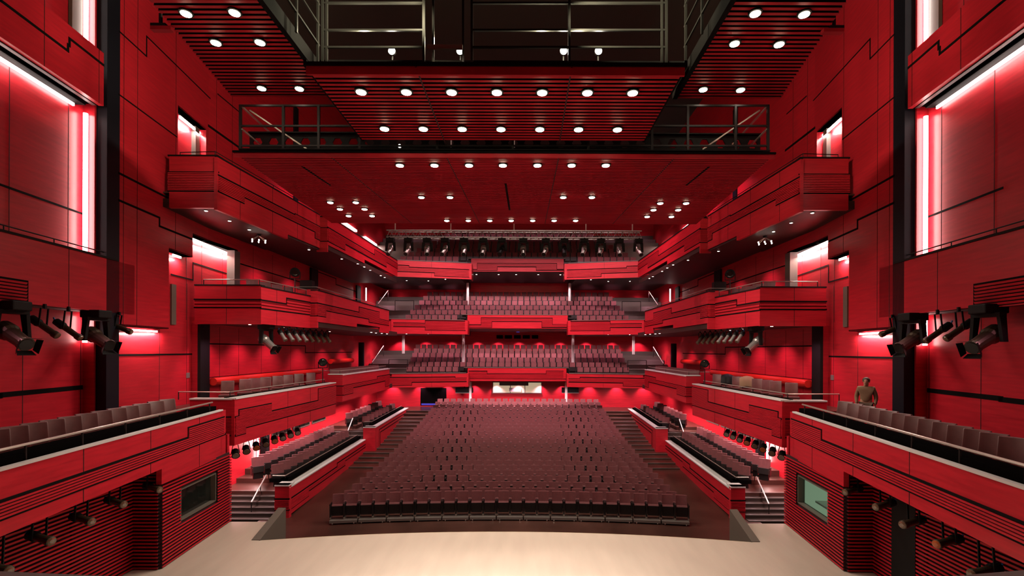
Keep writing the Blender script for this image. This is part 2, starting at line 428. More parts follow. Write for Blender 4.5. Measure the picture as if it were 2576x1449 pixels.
    # dark columns against the auditorium wall
    for x, r, z0, z1, w, nm in ((452, 'E', 4.0, 7.45, .30, 'beside the first tier box'), (1602, 'E', 8.4, 11.5, .5, 'behind the second tier'), (2067, 'E', 8.4, 11.5, .45, 'at the far end of the second tier')):
        s = W2.hit(*px(r, x, 800))[0]
        mb = MB(); mb.prism([W2.w(s - w, z0, .0), W2.w(s + w, z0, 0), W2.w(s + w, z0, .12), W2.w(s - w, z0, .12)], (0, 0, z1 - z0))
        o = mb.build('wall_pillar', 'black'); tag(o, f'slim black pillar on the {S} wall {nm}', 'pillar', kind='structure')
    s = W2.sY(22.75); mb = MB(); mb.prism([W2.w(s - .15, 8.6, -.3), W2.w(s + .28, 8.6, -.3), W2.w(s + .28, 8.6, .06), W2.w(s - .15, 8.6, .06)], (0, 0, 2.33))
    o = mb.build('opening_post', 'stepgrey'); tag(o, f'grey metal post at the lit opening behind the {S} second tier box', 'post', kind='structure')
    s = W1.sY(20.35); mb = MB(); mb.prism([W1.w(s - .15, 12, -.5), W1.w(s + .15, 12, -.5), W1.w(s + .15, 12, -.2), W1.w(s - .15, 12, -.2)], (0, 0, 3.6))
    o = mb.build('opening_post', 'stepgrey'); tag(o, f'grey metal post at the lit opening above the {S} third tier box', 'post', kind='structure')
    # small wall fittings
    s0, z1 = WS.hit(*px('F', 1772, 58)); s1, z0 = WS.hit(*px('F', 1818, 485)); mb = MB()
    mb.prism([WS.w(s0, z0), WS.w(s1, z0), WS.w(s1, z1), WS.w(s0, z1)], WS.n * .06)
    o = mb.build('wall_grille', 'greyboard'); tag(o, f'tall narrow grey grille on the {S} wall before the tier boxes', 'grille')
    s0, z1 = WS.hit(*px('F', 1938, 985)); s1, z0 = WS.hit(*px('F', 1970, 1035)); mb = MB()
    mb.prism([WS.w(s0, z0), WS.w(s1, z0), WS.w(s1, z1), WS.w(s0, z1)], WS.n * .03)
    o = mb.build('switch_plate', 'grey'); tag(o, f'small grey switch plate on the {S} wall above the chairs', 'switch')
    # led tubes and cove strips
    def strip(nm, pl, s0, s1, z, o, lab, h=.05, m='led', w=.05):
        q = MB(); q.prism([pl.w(s0, z, o), pl.w(s1, z, o), pl.w(s1, z, o + w), pl.w(s0, z, o + w)], (0, 0, h)); ob = q.build(nm, m); tag(ob, lab, 'light strip'); return ob
    strip('cove_light', WB, WB.sY(2), WB.sY(14.45), 13.55, .06, f'long cove light above the wall of the middle stage gallery, {S}', .08)
    strip('cove_light', WS, WS.sY(19.95), WS.sY(23.8), 10.78, .10, f'cove light in the opening behind the {S} second tier box', .12)
    strip('cove_light', WS, WS.sY(18.7), WS.sY(19.2), 9.90, .10, f'short cove light over the {S} wall beside the grille', .08)
    strip('cove_light', WS, WS.sY(16.4), WS.sY(17.75), 6.92, .10, f'cove light under the {S} wall panel above the chairs', .06)
    strip('cove_light', WS, WS.sY(19.1), WS.sY(20.7), 15.42, .10, f'cove light in the opening above the {S} third tier box', .10)
    for z0, z1, nm in ((7.6, 13.5, 'middle'), (15.0, 20.4, 'upper'), (6.5, 7.3, 'lower')):
        p = WB.w(WB.sY(14.80), 0, .16); mb = MB(); mb.tube((p.x, p.y, z0), (p.x, p.y, z1), .06, 10)
        o = mb.build('tube_light', 'led'); tag(o, f'tall vertical light tube beside the black pillar, {nm} stage gallery, {S}', 'light tube')
    mb = MB(); p = [WB.w(WB.sY(15.0), 0, .0), W1.w(W1.sY(14.98), 0, -.32)]     # return wall the tube washes
    mb.prism([(p[0].x, p[0].y, 3.7), (p[1].x, p[1].y, 3.7), (p[1].x, p[1].y, 20.5), (p[0].x, p[0].y, 20.5)], (0, -.06, 0))
    struct('wall_%s_return' % S, mb, 'wood', f'narrow red return wall washed by the light tube, {S}')

    # ---------------- stage galleries
    # lower: long parapet with chairs
    f = Face(PA, 'G', [(0, 588), (1805, 113)], [(0, 1115), (1312, 592), (1314, 690), (1832, 472)],
             [(0, 828), (1525, 335), (1530, 240), (1820, 163)], [(0, 980), (1830, 302)], (680, 1225, 1620))
    for q in (f.top, f.bot, f.up, f.lo): q[0][0] = PA.sY(4.0)
    t = thing('stage_gallery', PA.w(PA.L / 2, 0), f'long low red gallery front beside the stage with chairs behind, {S} side', 'balcony')
    zt = f.top[-1][2]; zt = f.top[0][2]
    parapet(t, [f], .14, .062, band='backing', seamw=.06, ledge='ledge', ledge_h=.05, ledge_d=.10)
    mb = MB(); s0, s1 = f.top[0][0], f.top[-1][1]
    mb.prism([PA.w(s0, zt - .05, -.2), PA.w(s1, zt - .05, -.2), PA.w(s1, zt - .05, -.62), PA.w(s0, zt - .05, -.62)], (0, 0, .22)); mb.build('inner_shelf', 'deepblack', t)
    mb = MB(); e0, e1 = WB.w(WB.sY(PA.w(s0, 0).y), 0), Vector((-13.2, 18.2, 0)); q = [PA.w(s0, 3.45, -.15), PA.w(s1, 3.45, -.15), Vector((e1.x, e1.y, 3.45)), Vector((WB.w(WB.sY(15.5), 0).x - .8, 15.5, 3.45)), Vector((e0.x, e0.y, 3.45))]
    mb.prism(q, (0, 0, .2)); mb.build('gallery_floor', 'floor', t)
    zr = PA.hit(*px('G', 0, 440))[1]; zr2 = PA.hit(*px('G', 1765, 45))[1]; zr = (zr + zr2) / 2
    rail(t, [PA.w(s0, zr, -.2), PA.w(s1 - .3, zr, -.2)], .028, [PA.w(s1 - .5 - 1.5 * k, zr, -.2) for k in range(7)], zr - zt)
    mb = MB(); fe = f.top[-1][1]; mb.prism([PA.w(fe, f.bot[-1][2], 0), PA.w(fe, zt, 0), PA.w(fe, zt, -2.2), PA.w(fe, f.bot[-1][2], -2.2)], PA.d * -.1); mb.build('end_panel', 'wood', t)
    # middle
    pts_top = [(-1000, 580), (0, 840), (1070, 1112)]
    f = Face(W1, 'C', [(-1000, 590), (0, 842), (1070, 1112)], [(-1000, 1420), (0, 1480), (1225, 1598)], joints=(632,))
    t = thing('stage_gallery', W1.w(5, 0), f'middle red stage gallery front with lamps hanging beneath, {S} side', 'balcony')
    zt = f.top[0][2]; zb = f.bot[0][2]
    parapet(t, [f], .14, ledge='black', ledge_h=.06)
    s1 = f.bot[-1][1]
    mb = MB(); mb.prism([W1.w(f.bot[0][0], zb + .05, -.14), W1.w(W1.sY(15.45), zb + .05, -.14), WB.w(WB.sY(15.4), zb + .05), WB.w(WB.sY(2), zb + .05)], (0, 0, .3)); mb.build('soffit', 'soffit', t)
    zr = W1.hit(*px('C', 0, 765))[1]; rail(t, [W1.w(f.top[0][0], zr, -.1), W1.w(s1 - .9, zr, -.1), W1.w(s1 - .9, zt + .05, -.1)], .018, [W1.w(W1.hit(*px('C', x, 900))[0], zr, -.1) for x in (75, 530, 1000)], zr - zt, 'railblack')
    # vent grille in the gallery front
    g0 = W1.hit(*px('C', 255, 1290)); z1g = g0[1]; s1g = g0[0]
    mb = MB(); k = 0
    z = zb + .05
    mb2 = MB(); mb2.prism([W1.w(f.bot[0][0], zb + .03, .0), W1.w(s1g, zb + .03, 0), W1.w(s1g, z1g, 0), W1.w(f.bot[0][0], z1g, 0)], W1.n * .012); mb2.build('grille_backing', 'seam', t)
    while z < z1g - .09:
        mb.prism([W1.w(f.bot[0][0], z, .01), W1.w(s1g - .07, z, .01), W1.w(s1g - .07, z + .05, .035), W1.w(f.bot[0][0], z + .05, .035)], W1.n * .02); z += .082
    mb.build('vent_grille', 'wood', t)
    # upper
    f = Face(W1, 'A', [(-1000, -1180), (0, -180), (940, 480)], [(-1000, -340), (0, 335), (945, 965)], joints=(405, 905))
    f.top = flat(W1, f.bot[0][0], f.bot[-1][1], W1.hit(*px('A', 940, 480))[1])
    t = thing('stage_gallery', W1.w(5, 0), f'upper red stage gallery front near the ceiling, {S} side', 'balcony')
    zb = f.bot[-1][2]; pp = parapet(t, [f], .14, ledge=None)
    mb = MB(); seamline(mb, W1, runs(W1, c('A', [(-1000, -735), (0, -8), (618, 472), (632, 352), (940, 590)])), .07); mb.build('shadow_gap', 'seam', pp)
    mb = MB(); mb.prism([W1.w(f.bot[0][0], zb + .12, -.14), W1.w(W1.sY(15.0), zb + .12, -.14), WB.w(WB.sY(15.0), zb + .12), WB.w(WB.sY(1), zb + .12)], (0, 0, .25)); mb.build('soffit', 'deepblack', t)
    mb = MB(); mb.prism([W1.w(f.bot[0][0], zb - .02, -.16), W1.w(W1.sY(14.75), zb - .02, -.16), W1.w(W1.sY(14.75), zb - .02, -.28), W1.w(f.bot[0][0], zb - .02, -.28)], (0, 0, .1)); mb.build('soffit_rail', 'railblack', t)
    s0, s1 = WB.hit(*px('A', 618, 100))[0], WB.hit(*px('A', 714, 100))[0]
    mb = MB(); mb.prism([WB.w(s0, 15.0, .02), WB.w(s1, 15.0, .02), WB.w(s1, 20.4, .02), WB.w(s0, 20.4, .02)], WB.n * .1)
    o = mb.build('grey_panel', 'greyboard'); tag(o, f'tall grey panel above the upper stage gallery, {S}', 'panel')

    # ---------------- slatted stage walls
    def slatwall(mb, bk, pl, s0, s1, z0, z1, hole=None, pitch=.10, h=.048, pr=.08):
        bk.prism([pl.w(s0, z0), pl.w(s1, z0), pl.w(s1, z1), pl.w(s0, z1)], -pl.n * .2) if not hole else None
        if hole:
            a, b, c0, c1 = hole
            for u0, u1, v0, v1 in ((s0, a, z0, z1), (b, s1, z0, z1), (a, b, z0, c0), (a, b, c1, z1)):
                bk.prism([pl.w(u0, v0), pl.w(u1, v0), pl.w(u1, v1), pl.w(u0, v1)], -pl.n * .2)
        z = z0 + .03
        while z + h < z1:
            L = [(s0, s1)]
            if hole and hole[2] - .04 < z + h / 2 < hole[3] + .04: L = [(s0, hole[0] - .03), (hole[1] + .03, s1)]
            for u0, u1 in L:
                mb.prism([pl.w(u0, z, pr - .01), pl.w(u1, z, pr - .01), pl.w(u1, z + h, pr - .01), pl.w(u0, z + h, pr - .01)], pl.n * .01)
                bk.prism([pl.w(u0 + .004, z + .003, 0), pl.w(u1 - .004, z + .003, 0), pl.w(u1 - .004, z + h - .003, 0), pl.w(u0 + .004, z + h - .003, 0)], pl.n * (pr - .011))  # black cores put the shade of the gaps into colour
            z += pitch
    PC = Plane((-9.84, 13.9), (-10.22, 17.8))
    h0 = PC.hit(*px('G', 1455, 745)); h1 = PC.hit(*px('G', 1745, 825)); h2 = PC.hit(*px('G', 1455, 1005))
    hole = (h0[0], h1[0], h2[1], h0[1])
    a, b = MB(), MB(); slatwall(a, b, PC, 0, PC.L, 0, PA.hit(*px('G', 1500, 608))[1], hole)
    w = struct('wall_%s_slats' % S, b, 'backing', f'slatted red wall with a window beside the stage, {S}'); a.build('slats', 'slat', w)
    FR = Plane((-10.75, 13.9), (-9.84, 13.9)); a, b = MB(), MB(); slatwall(a, b, FR, 0, FR.L, 0, 3.3)
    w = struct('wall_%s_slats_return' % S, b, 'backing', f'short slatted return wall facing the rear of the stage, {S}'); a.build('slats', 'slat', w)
    PR = Plane((-10.62, -4), (-10.62, 13.95)); a, b = MB(), MB(); slatwall(a, b, PR, 0, PR.L, 0, 3.5)
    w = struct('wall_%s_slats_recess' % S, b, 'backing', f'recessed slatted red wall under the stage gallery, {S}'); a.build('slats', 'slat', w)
    mb = MB(); sj = PR.hit(*px('G', 580, 1000))[0]; vjoint(mb, PR, sj, 0, 3.4, .10, .055); mb.build('panel_joint', 'seam', w)
    if S == 'right':
        mb = MB(); mb.prism([PR.w(PR.sY(12.3), 0, .0), PR.w(PR.sY(13.1), 0, 0), PR.w(PR.sY(13.1), 3.2, 0), PR.w(PR.sY(12.3), 3.2, 0)], PR.n * .09); o = mb.build('door_2', 'black'); tag(o, 'narrow black door in the recessed slatted wall on the right', 'door', kind='structure')
    EW = Plane((-13.0, 17.7), (-10.22, 17.7)); mb = MB(); mb.prism([EW.w(0, 0), EW.w(EW.L - .02, 0), EW.w(EW.L - .02, 3.2), EW.w(0, 3.2)], (0, .12, 0)); struct('wall_%s_stage_end' % S, mb, 'wood', f'red end wall closing the stage passage, {S}')
    # soffit of the lower gallery
    mb = MB(); mb.prism([(-8.3, 5, 3.05), (-9.9, 13.95, 3.05), (-10.75, 13.95, 3.05), (-10.75, 5, 3.05)], (0, 0, .12)); struct('ceiling_gallery_' + S, mb, 'black', f'dark underside of the lower stage gallery, {S}')
    # window of the control booth
    t = thing('window_1' if S == 'left' else 'window_2', PC.w(hole[0], hole[2]), f'control booth window in the slatted wall, {S}, ' + ('dark' if S == 'left' else 'lit pale green'), 'window', kind='structure')
    mb = MB()
    for u0, u1, v0, v1 in ((hole[0], hole[1], hole[2], hole[2] + .04), (hole[0], hole[1], hole[3] - .04, hole[3]), (hole[0], hole[0] + .04, hole[2], hole[3]), (hole[1] - .04, hole[1], hole[2], hole[3])):
        mb.prism([PC.w(u0, v0, .04), PC.w(u1, v0, .04), PC.w(u1, v1, .04), PC.w(u0, v1, .04)], -PC.n * .22)
    mb.build('window_frame', 'greyboard', t)
    mb = MB(); mb.prism([PC.w(hole[0], hole[2], -.12), PC.w(hole[1], hole[2], -.12), PC.w(hole[1], hole[3], -.12), PC.w(hole[0], hole[3], -.12)], -PC.n * .01)
    g = mb.build('pane', 'glass', t)
    if S == 'right': g.data.materials[0] = M['glassclear']
    # room behind the window
    mb = MB(); a0, a1, z0, z1 = hole[0] - .5, hole[1] + .6, hole[2] - .6, hole[3] + .5
    q = lambda s, z, o: PC.w(s, z, o)
    mb.quad(q(a0, z0, -2.2), q(a1, z0, -2.2), q(a1, z1, -2.2), q(a0, z1, -2.2)); mb.quad(q(a0, z0, -.2), q(a0, z0, -2.2), q(a0, z1, -2.2), q(a0, z1, -.2))
    mb.quad(q(a1, z0, -.2), q(a1, z0, -2.2), q(a1, z1, -2.2), q(a1, z1, -.2)); mb.quad(q(a0, z0, -.2), q(a1, z0, -.2), q(a1, z0, -2.2), q(a0, z0, -2.2)); mb.quad(q(a0, z1, -.2), q(a1, z1, -.2), q(a1, z1, -2.2), q(a0, z1, -2.2))
    struct('wall_booth_' + S, mb, 'green' if S == 'right' else 'black', f'inside of the control booth behind the {S} slatted wall')
    if S == 'right':
        mb = MB(); mb.obox(q((hole[0] + hole[1]) / 2 - .2, hole[2] + .16, -.75), PC.d * .9, PC.n * .35, (0, 0, .03)); tag(mb.build('booth_desk', 'white'), 'pale desk inside the lit control booth window', 'desk')
        t = thing('desk_monitor', q((hole[0] + hole[1]) / 2 - .25, hole[2] + .2, -.8), 'dark equipment box on the desk in the lit control booth', 'monitor')
        mb = MB(); mb.obox(q((hole[0] + hole[1]) / 2 - .35, hole[2] + .42, -.8), PC.d * .22, PC.n * .05, (0, 0, .16)); mb.build('screen_housing', 'black', t)
        mb = MB(); mb.obox(q((hole[0] + hole[1]) / 2 - .35, hole[2] + .23, -.8), PC.d * .1, PC.n * .08, (0, 0, .04)); mb.build('foot', 'black', t)

    # wedge wall at the stage corner
    mb = MB(); mb.prism([(-8.12, 16.02, -.85), (-8.12, 17.75, -.85), (-8.12, 17.75, .52), (-8.12, 16.02, .02)], (-.28, 0, 0))
    o = mb.build('stage_corner_wall', 'greyboard'); tag(o, f'grey wedge shaped low wall at the {S} front corner of the stage', 'wall')
for g_ in ('glassclear',):
    b_ = M[g_].node_tree.nodes['Principled BSDF']; b_.inputs['Transmission Weight'].default_value = 1.0; b_.inputs['IOR'].default_value = 1.02

# ------------------------------------------------------------------ side boxes of the tiers
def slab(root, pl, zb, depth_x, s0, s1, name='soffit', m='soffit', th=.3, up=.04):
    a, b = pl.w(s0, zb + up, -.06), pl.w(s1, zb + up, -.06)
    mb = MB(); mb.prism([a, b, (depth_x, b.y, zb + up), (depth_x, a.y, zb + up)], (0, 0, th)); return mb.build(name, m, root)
def downlight(root, x, y, z, r=.06, mirrored=True):
    mb = MB(); mb.lathe((x, y, z), (0, 0, -1), [(0, r * 1.3), (.012, r * 1.3), (.014, r)], 10); o = mb.build('downlight_ring', 'grey', root)
    mb = MB(); mb.lathe((x, y, z - .014), (0, 0, -1), [(0, r), (.008, r * .8)], 10); mb.build('downlight_glow', 'small', root)

for SIDE in (1, -1):
    S = LR()
    # ---- third tier box
    FE = frontal(17.7); SE = sp(548, 17.7, 804.6, 25.3)
    t = thing('balcony_box', (-11, 18, 11.4), f'third tier red balcony box nearest the stage, highest of the {S} boxes', 'balcony')
    f1 = Face(FE, 'D', [(95, 180), (615, 178)], [(105, 712), (612, 718)], [(95, 345), (618, 345)], [(95, 540), (618, 540)])
    f2 = Face(SE, 'D', [(618, 180), (1675, 803)], [(605, 722), (1338, 1050), (1345, 990), (1680, 1140)], [(618, 350), (1412, 803), (1418, 775), (1675, 916)],
              [(618, 540), (880, 672), (888, 580), (1620, 985), (1628, 1030), (1678, 1055)], (848, 1185, 1445))
    parapet(t, [f1, f2], ledge='black')
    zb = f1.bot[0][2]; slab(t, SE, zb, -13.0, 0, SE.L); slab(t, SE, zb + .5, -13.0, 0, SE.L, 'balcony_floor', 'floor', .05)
    for x, y in ((735, 850), (940, 942), (1562, 1150), (490, 745)):
        q = onz(*px('D', x, y), zb + .03); downlight(t, q.x, q.y, zb + .03)
    p0, p1 = SE.w(.1, f1.top[0][2] + .22, -.2), SE.w(SE.L - .2, f1.top[0][2] + .22, -.2)
    q0 = FE.hit(*px('D', 180, 150)); pp = FE.w(q0[0], f1.top[0][2] + .22, -.2)
    rail(t, [pp, p0, p1], .016, [pp, p0, (p0 + p1) / 2], .22, 'railblack')
    # cluster of small lamps under the third tier box
    q = onz(*px('D', 1040, 1000), zb)
    t2 = thing('lamp_cluster', (q.x, q.y, zb), f'small cluster of tiny lamps under the third tier box, {S}', 'lamp')
    mb = MB(); mb.lathe((q.x, q.y, zb + .05), (0, 0, -1), [(0, .09), (.06, .09), (.1, .03)], 10); mb.build('mount', 'black', t2)
    for k in range(6):
        a = k * PI / 3; e = Vector((q.x + .3 * math.cos(a), q.y + .3 * math.sin(a), zb - .22 - .03 * (k % 2)))
        MB().tube((q.x, q.y, zb - .03), e, .010, 5).build('arm', 'alu', t2); MB().lathe(e, (0, 0, -1), [(0, .028), (.05, .03), (.07, .012)], 8).build('bulb', 'small', t2)
    # ---- third tier, long front to the rear
    FE2 = frontal(25.3); SE2 = sp(822.7, 25.3, 999, 38.0)
    t = thing('balcony_box', (-11, 26, 11.6), f'third tier red balcony front running to the rear, {S} side', 'balcony')
    f1 = Face(FE2, 'D', [(1640, 812), (1752, 812)], [(1640, 1172), (1752, 1172)], [(1640, 925), (1755, 925)], [(1640, 1060), (1755, 1065)])
    f2 = Face(SE2, 'D', [(1752, 820), (2480, 1250)], [(1756, 1100), (2138, 1290), (2145, 1262), (2484, 1430)], [(1755, 925), (2240, 1195), (2250, 1160), (2484, 1295)],
              [(1760, 1062), (1935, 1155), (1940, 1088), (2365, 1340), (2370, 1290), (2484, 1345)])
    parapet(t, [f1, f2], ledge='black')
    zb2 = f2.bot[0][2]; slab(t, SE2, f1.bot[0][2] + .1, -13.0, 0, SE2.L); slab(t, SE2, zb2 + .5, -13.0, 0, SE2.L, 'balcony_floor', 'floor', .05)
    for x, y in ((1903, 1250), (2070, 1300), (2138, 1332), (2200, 1367), (2310, 1423), (2350, 1442)):
        q = onz(*px('D', x, y), f1.bot[0][2] + .1); downlight(t, q.x, q.y, f1.bot[0][2] + .12)
    # ---- second tier box
    FD = frontal(20.0); SD = sp(656, 20.0, 780, 23.6)
    t = thing('balcony_box', (-11, 20.5, 7.4), f'second tier red balcony box nearest the stage, {S} side', 'balcony')
    f1 = Face(FD, 'E', [(370, 285), (1060, 283)], [(370, 684), (1060, 686)], [(370, 428), (1060, 428)], [(370, 512), (1060, 512)], (705,))
    f2 = Face(SD, 'E', [(1062, 283), (1575, 408)], [(1062, 685), (1575, 722)], [(1060, 430), (1325, 475), (1331, 410), (1575, 462)], [(1060, 512), (1575, 597)], (1228,))
    parapet(t, [f1, f2], pitch=.13, ledge='black')
    zb = f1.bot[0][2]; slab(t, SD, zb, -13.0, 0, SD.L - .03); slab(t, SD, zb + .45, -13.0, 0, SD.L - .03, 'balcony_floor', 'floor', .05)
    zt = f1.top[0][2]; q0 = FD.hit(*px('E', 440, 235)); pp = FD.w(q0[0], zt + .27, -.15); p0 = FD.w(FD.sX(SD.p0.x - .15), zt + .27, -.15); p1 = SD.w(SD.L - .1, zt + .27, -.15)
    rail(t, [pp, p0, p1], .022, [pp, p0, (p0 + p1) / 2, p1], .27)
    for x, y in ((945, 688), (1293, 720), (1430, 733)):
        q = onz(*px('E', x, y), zb + .02); downlight(t, q.x, max(q.y, 20.2), zb + .03)
    FD2 = frontal(23.6); SD2 = sp(798.5, 23.6, 977, 35.3)
    t = thing('balcony_box', (-11, 24, 7.4), f'second tier red balcony front running to the rear, {S} side', 'balcony')
    f1 = Face(FD2, 'E', [(1440, 318), (1648, 322)], [(1440, 722), (1648, 722)], [(1540, 465), (1650, 465)], [(1540, 597), (1650, 597)])
    f2 = Face(SD2, 'E', [(1650, 335), (2395, 545)], [(1650, 660), (2060, 715), (2063, 685), (2300, 712), (2303, 770), (2395, 780)],
              [(1650, 465), (2080, 560), (2085, 510), (2290, 555), (2300, 630), (2395, 655)], [(1650, 597), (1735, 608), (1740, 545), (2180, 630), (2190, 660), (2395, 702)])
    parapet(t, [f1, f2], pitch=.065, ledge='black')
    zb = f1.bot[0][2]; slab(t, SD2, zb, -13.0, 0, SD2.L + 2.5); slab(t, SD2, zb + .5, -13.0, 0, SD2.L, 'balcony_floor', 'floor', .05)
    for x, y in ((1775, 762), (2210, 770), (2260, 776), (2320, 780), (2375, 785)):
        q = onz(*px('E', x, y), zb + .02); downlight(t, q.x, min(q.y, 37), zb + .03)
    zt = f1.top[0][2]; rail(t, [FD2.w(FD2.sX(-10.9), zt + .12, -.1), FD2.w(FD2.sX(SD2.p0.x - .1), zt + .12, -.1), SD2.w(SD2.L, zt + .12, -.1)], .02, [], .1)
    # ---- first tier box
    FB = frontal(18.0); SB = sp(592, 18.0, 844, 27.0)
    t = thing('balcony_box', (-11, 18.5, 2.8), f'first tier red balcony box with loose chairs, {S} side', 'balcony')
    f1 = Face(FB, 'H', [(-300, 200), (112, 204)], [(-300, 620), (105, 620)], [(-300, 360), (112, 358)], [(-300, 525), (112, 525)])
    f2 = Face(SB, 'H', [(115, 205), (1030, 45)], [(108, 620), (1030, 328)], [(115, 357), (145, 353), (150, 297), (440, 233), (447, 310), (868, 203), (871, 108), (1030, 70)],
              [(115, 525), (205, 513), (211, 462), (1030, 232)], (595, 800))
    parapet(t, [f1, f2], pitch=.055)
    zb = f1.bot[0][2]; slab(t, SB, zb, -13.0, 0, SB.L); slab(t, SB, 4.0, -13.0, 0, SB.L, 'balcony_floor', 'floor', .05); zt = f1.top[0][2]
    mb = MB(); mb.prism([SB.w(0.2, zt - .1, -.34), SB.w(SB.L, zt - .1, -.34), SB.w(SB.L, zt - .1, -.55), SB.w(.2, zt - .1, -.55)], (0, 0, .18)); mb.build('inner_shelf', 'deepblack', t)
    pp = FB.w(FB.sX(-12.6), zt + .25, -.5); p0 = FB.w(FB.sX(SB.p0.x - .5), zt + .25, -.5); p1 = SB.w(SB.L - .4, zt + .25, -.45)
    rail(t, [pp, p0, p1], .022, [pp, p0, p0 + (p1 - p0) * .33, p0 + (p1 - p0) * .66, p1], .3)
    FC = frontal(27.5); SC = sp(861, 27.5, 980, 37.0)
    t = thing('balcony_box', (-11, 28, 3.2), f'first tier red balcony front running to the rear, {S} side', 'balcony')
    f1 = Face(FC, 'H', [(960, -30), (1090, -22)], [(960, 222), (1092, 222)], [(960, 78), (1095, 75)], [(960, 158), (1095, 160)])
    f2 = Face(SC, 'H', [(1092, -20), (1520, -78)], [(1095, 222), (1520, 97)], [(1095, 75), (1405, 15), (1412, -10), (1520, -30)], [(1100, 160), (1185, 140), (1190, 92), (1480, 30), (1483, 80), (1520, 72)])
    parapet(t, [f1, f2], pitch=.055)
    zb = f1.bot[0][2]; slab(t, SC, zb, -13.0, 0, SC.L + 1); slab(t, SC, zb + .5, -13.0, 0, SC.L, 'balcony_floor', 'floor', .05); zt = f1.top[0][2]
    rail(t, [FC.w(FC.sX(-11.2), zt + .22, -.2), FC.w(FC.sX(SC.p0.x - .2), zt + .22, -.2), SC.w(SC.L - .3, zt + .22, -.2)], .018, [FC.w(FC.sX(SC.p0.x - .2), zt + .22, -.2), SC.w(SC.L / 2, zt + .22, -.2)], .22)
    # padded ledges along the wall of the first tier
    for (xa, ya, xb, yb, nm) in ((425, 1308, 1640, 1165, 'behind the loose chairs'), (1755, 1075, 1985, 1060, 'at the far end')):
        sa, za = W2.hit(*px('E', xa, ya)); sb, zb_ = W2.hit(*px('E', xb, yb)); z = (za + zb_) / 2; sb = max(sb, sa + 1)
        mb = MB(); mb.tube(W2.w(max(sa, .05), z, .20), W2.w(sb, z, .20), .17, 12)
        o = mb.build('padded_ledge', 'orangeroll', smooth=False); tag(o, f'long round red padded ledge on the {S} first tier wall {nm}', 'ledge')
    # ---- terraces beside the stalls
    FT = frontal(20.4); ST = sp(727, 20.4, 920, 31.5)
    t = thing('terrace_parapet', (-9.5, 20.5, -.8), f'long low red wall in front of the side terrace nearest the stage, {S}', 'wall')
    f1 = Face(FT, 'H', [(475, 990), (605, 990)], [(475, 1288), (605, 1288)], [(475, 1105), (605, 1105)], [(475, 1205), (605, 1205)])
    f2 = Face(ST, 'H', [(605, 990), (1300, 580)], [(605, 1300), (1310, 690)], [(605, 1105), (1040, 817), (1046, 763), (1300, 622)], [(605, 1205), (780, 1080), (786, 1030), (1112, 802), (1118, 745), (1305, 640)])
    parapet(t, [f1, f2], pitch=.06, thick=.2)
    zt = f1.top[0][2]
    x0 = FT.w(f1.top[0][0], 0).x
    mb = MB(); mb.prism([(x0, 20.4, zt), (ST.p0.x, 20.4, zt), (ST.w(.6, 0).x, 21.0, zt), (x0, 21.0, zt)], (0, 0, .05)); mb.build('end_cap', 'ledge', t)
    a0 = ST.w(.62, zt, -.3); a1 = ST.w(ST.L, zt, -.3)
    mb = MB(); mb.prism([a0, a1, a1 + Vector((-.3, 0, 0)), a0 + Vector((-.3, 0, 0))], (0, 0, .16)); mb.prism([a0, a0 + Vector((-.8, 0, 0)), a0 + Vector((-.8, .25, 0)), a0 + Vector((0, .25, 0))], (0, 0, .16)); mb.build('inner_shelf', 'deepblack', t)
    r0 = ST.w(.7, zt + .27, -.45); r1 = ST.w(ST.L - .2, zt + .27, -.45); rail(t, [r0 + Vector((-.55, 0, 0)), r0, r1], .022, [r0, r0 + (r1 - r0) * .33, r0 + (r1 - r0) * .67, r1], .25)
    FT2 = frontal(31.5); ST2 = sp(944, 31.5, 1025, 41.9)
    t = thing('terrace_parapet', (-9.5, 31.5, 0), f'red wall in front of the raised rear side terrace, {S}', 'wall')
    f1 = Face(FT2, 'H', [(1280, 457), (1388, 457)], [(1280, 672), (1390, 672)])
    f2 = Face(ST2, 'H', [(1388, 457), (1690, 280)], [(1390, 668), (1690, 620)])
    f2.bot = flat(ST2, 0, ST2.L, f1.bot[0][2] - .2)
    parapet(t, [f1, f2], thick=.2)
    mb = MB(); zt2 = f1.top[0][2]
    seamline(mb, ST2, [[.9, 1.05, zt2 - 1.5], [1.05, ST2.L, zt2 - .28]], .05); seamline(mb, ST2, [[0.0, 1.35, zt2 - 1.7], [1.35, ST2.L, zt2 - .5]], .05)
    mb.build('shadow_gap', 'seam', t)
    x0 = FT2.w(f1.top[0][0], 0).x; mb = MB(); mb.prism([(x0, 31.5, zt2), (ST2.p0.x, 31.5, zt2), (ST2.p0.x, 32.1, zt2), (x0, 32.1, zt2)], (0, 0, .05)); mb.build('end_cap', 'ledge', t)
    a0 = ST2.w(.8, zt2, -.3); a1 = ST2.w(ST2.L, zt2, -.3); mb = MB(); mb.prism([a0, a1, a1 + Vector((-.3, 0, 0)), a0 + Vector((-.3, 0, 0))], (0, 0, .16)); mb.build('inner_shelf', 'deepblack', t)
    r0 = ST2.w(.9, zt2 + .27, -.45); r1 = ST2.w(ST2.L - .2, zt2 + .27, -.45); rail(t, [r0 + Vector((-.5, 0, 0)), r0, r1], .022, [r0, (r0 + r1) / 2, r1], .25)
    # terrace floors and their steps
    mb = MB(); mb.box(-13, -9.95, 21.6, 22.95, -.8, .0); mb.box(-13, -9.9, 22.9, 31.5, -.8, .22); mb.box(-13, -11.0, 23.6, 31.5, .2, .50); mb.box(-13, -9.85, 32.6, 43.5, -.8, .85); mb.box(-13, -11.1, 33.6, 43.5, .8, 1.05)
    struct('floor_terrace_' + S, mb, 'floor', f'dark brown floor of the side terraces, {S}')
    mb, mn = MB(), MB()
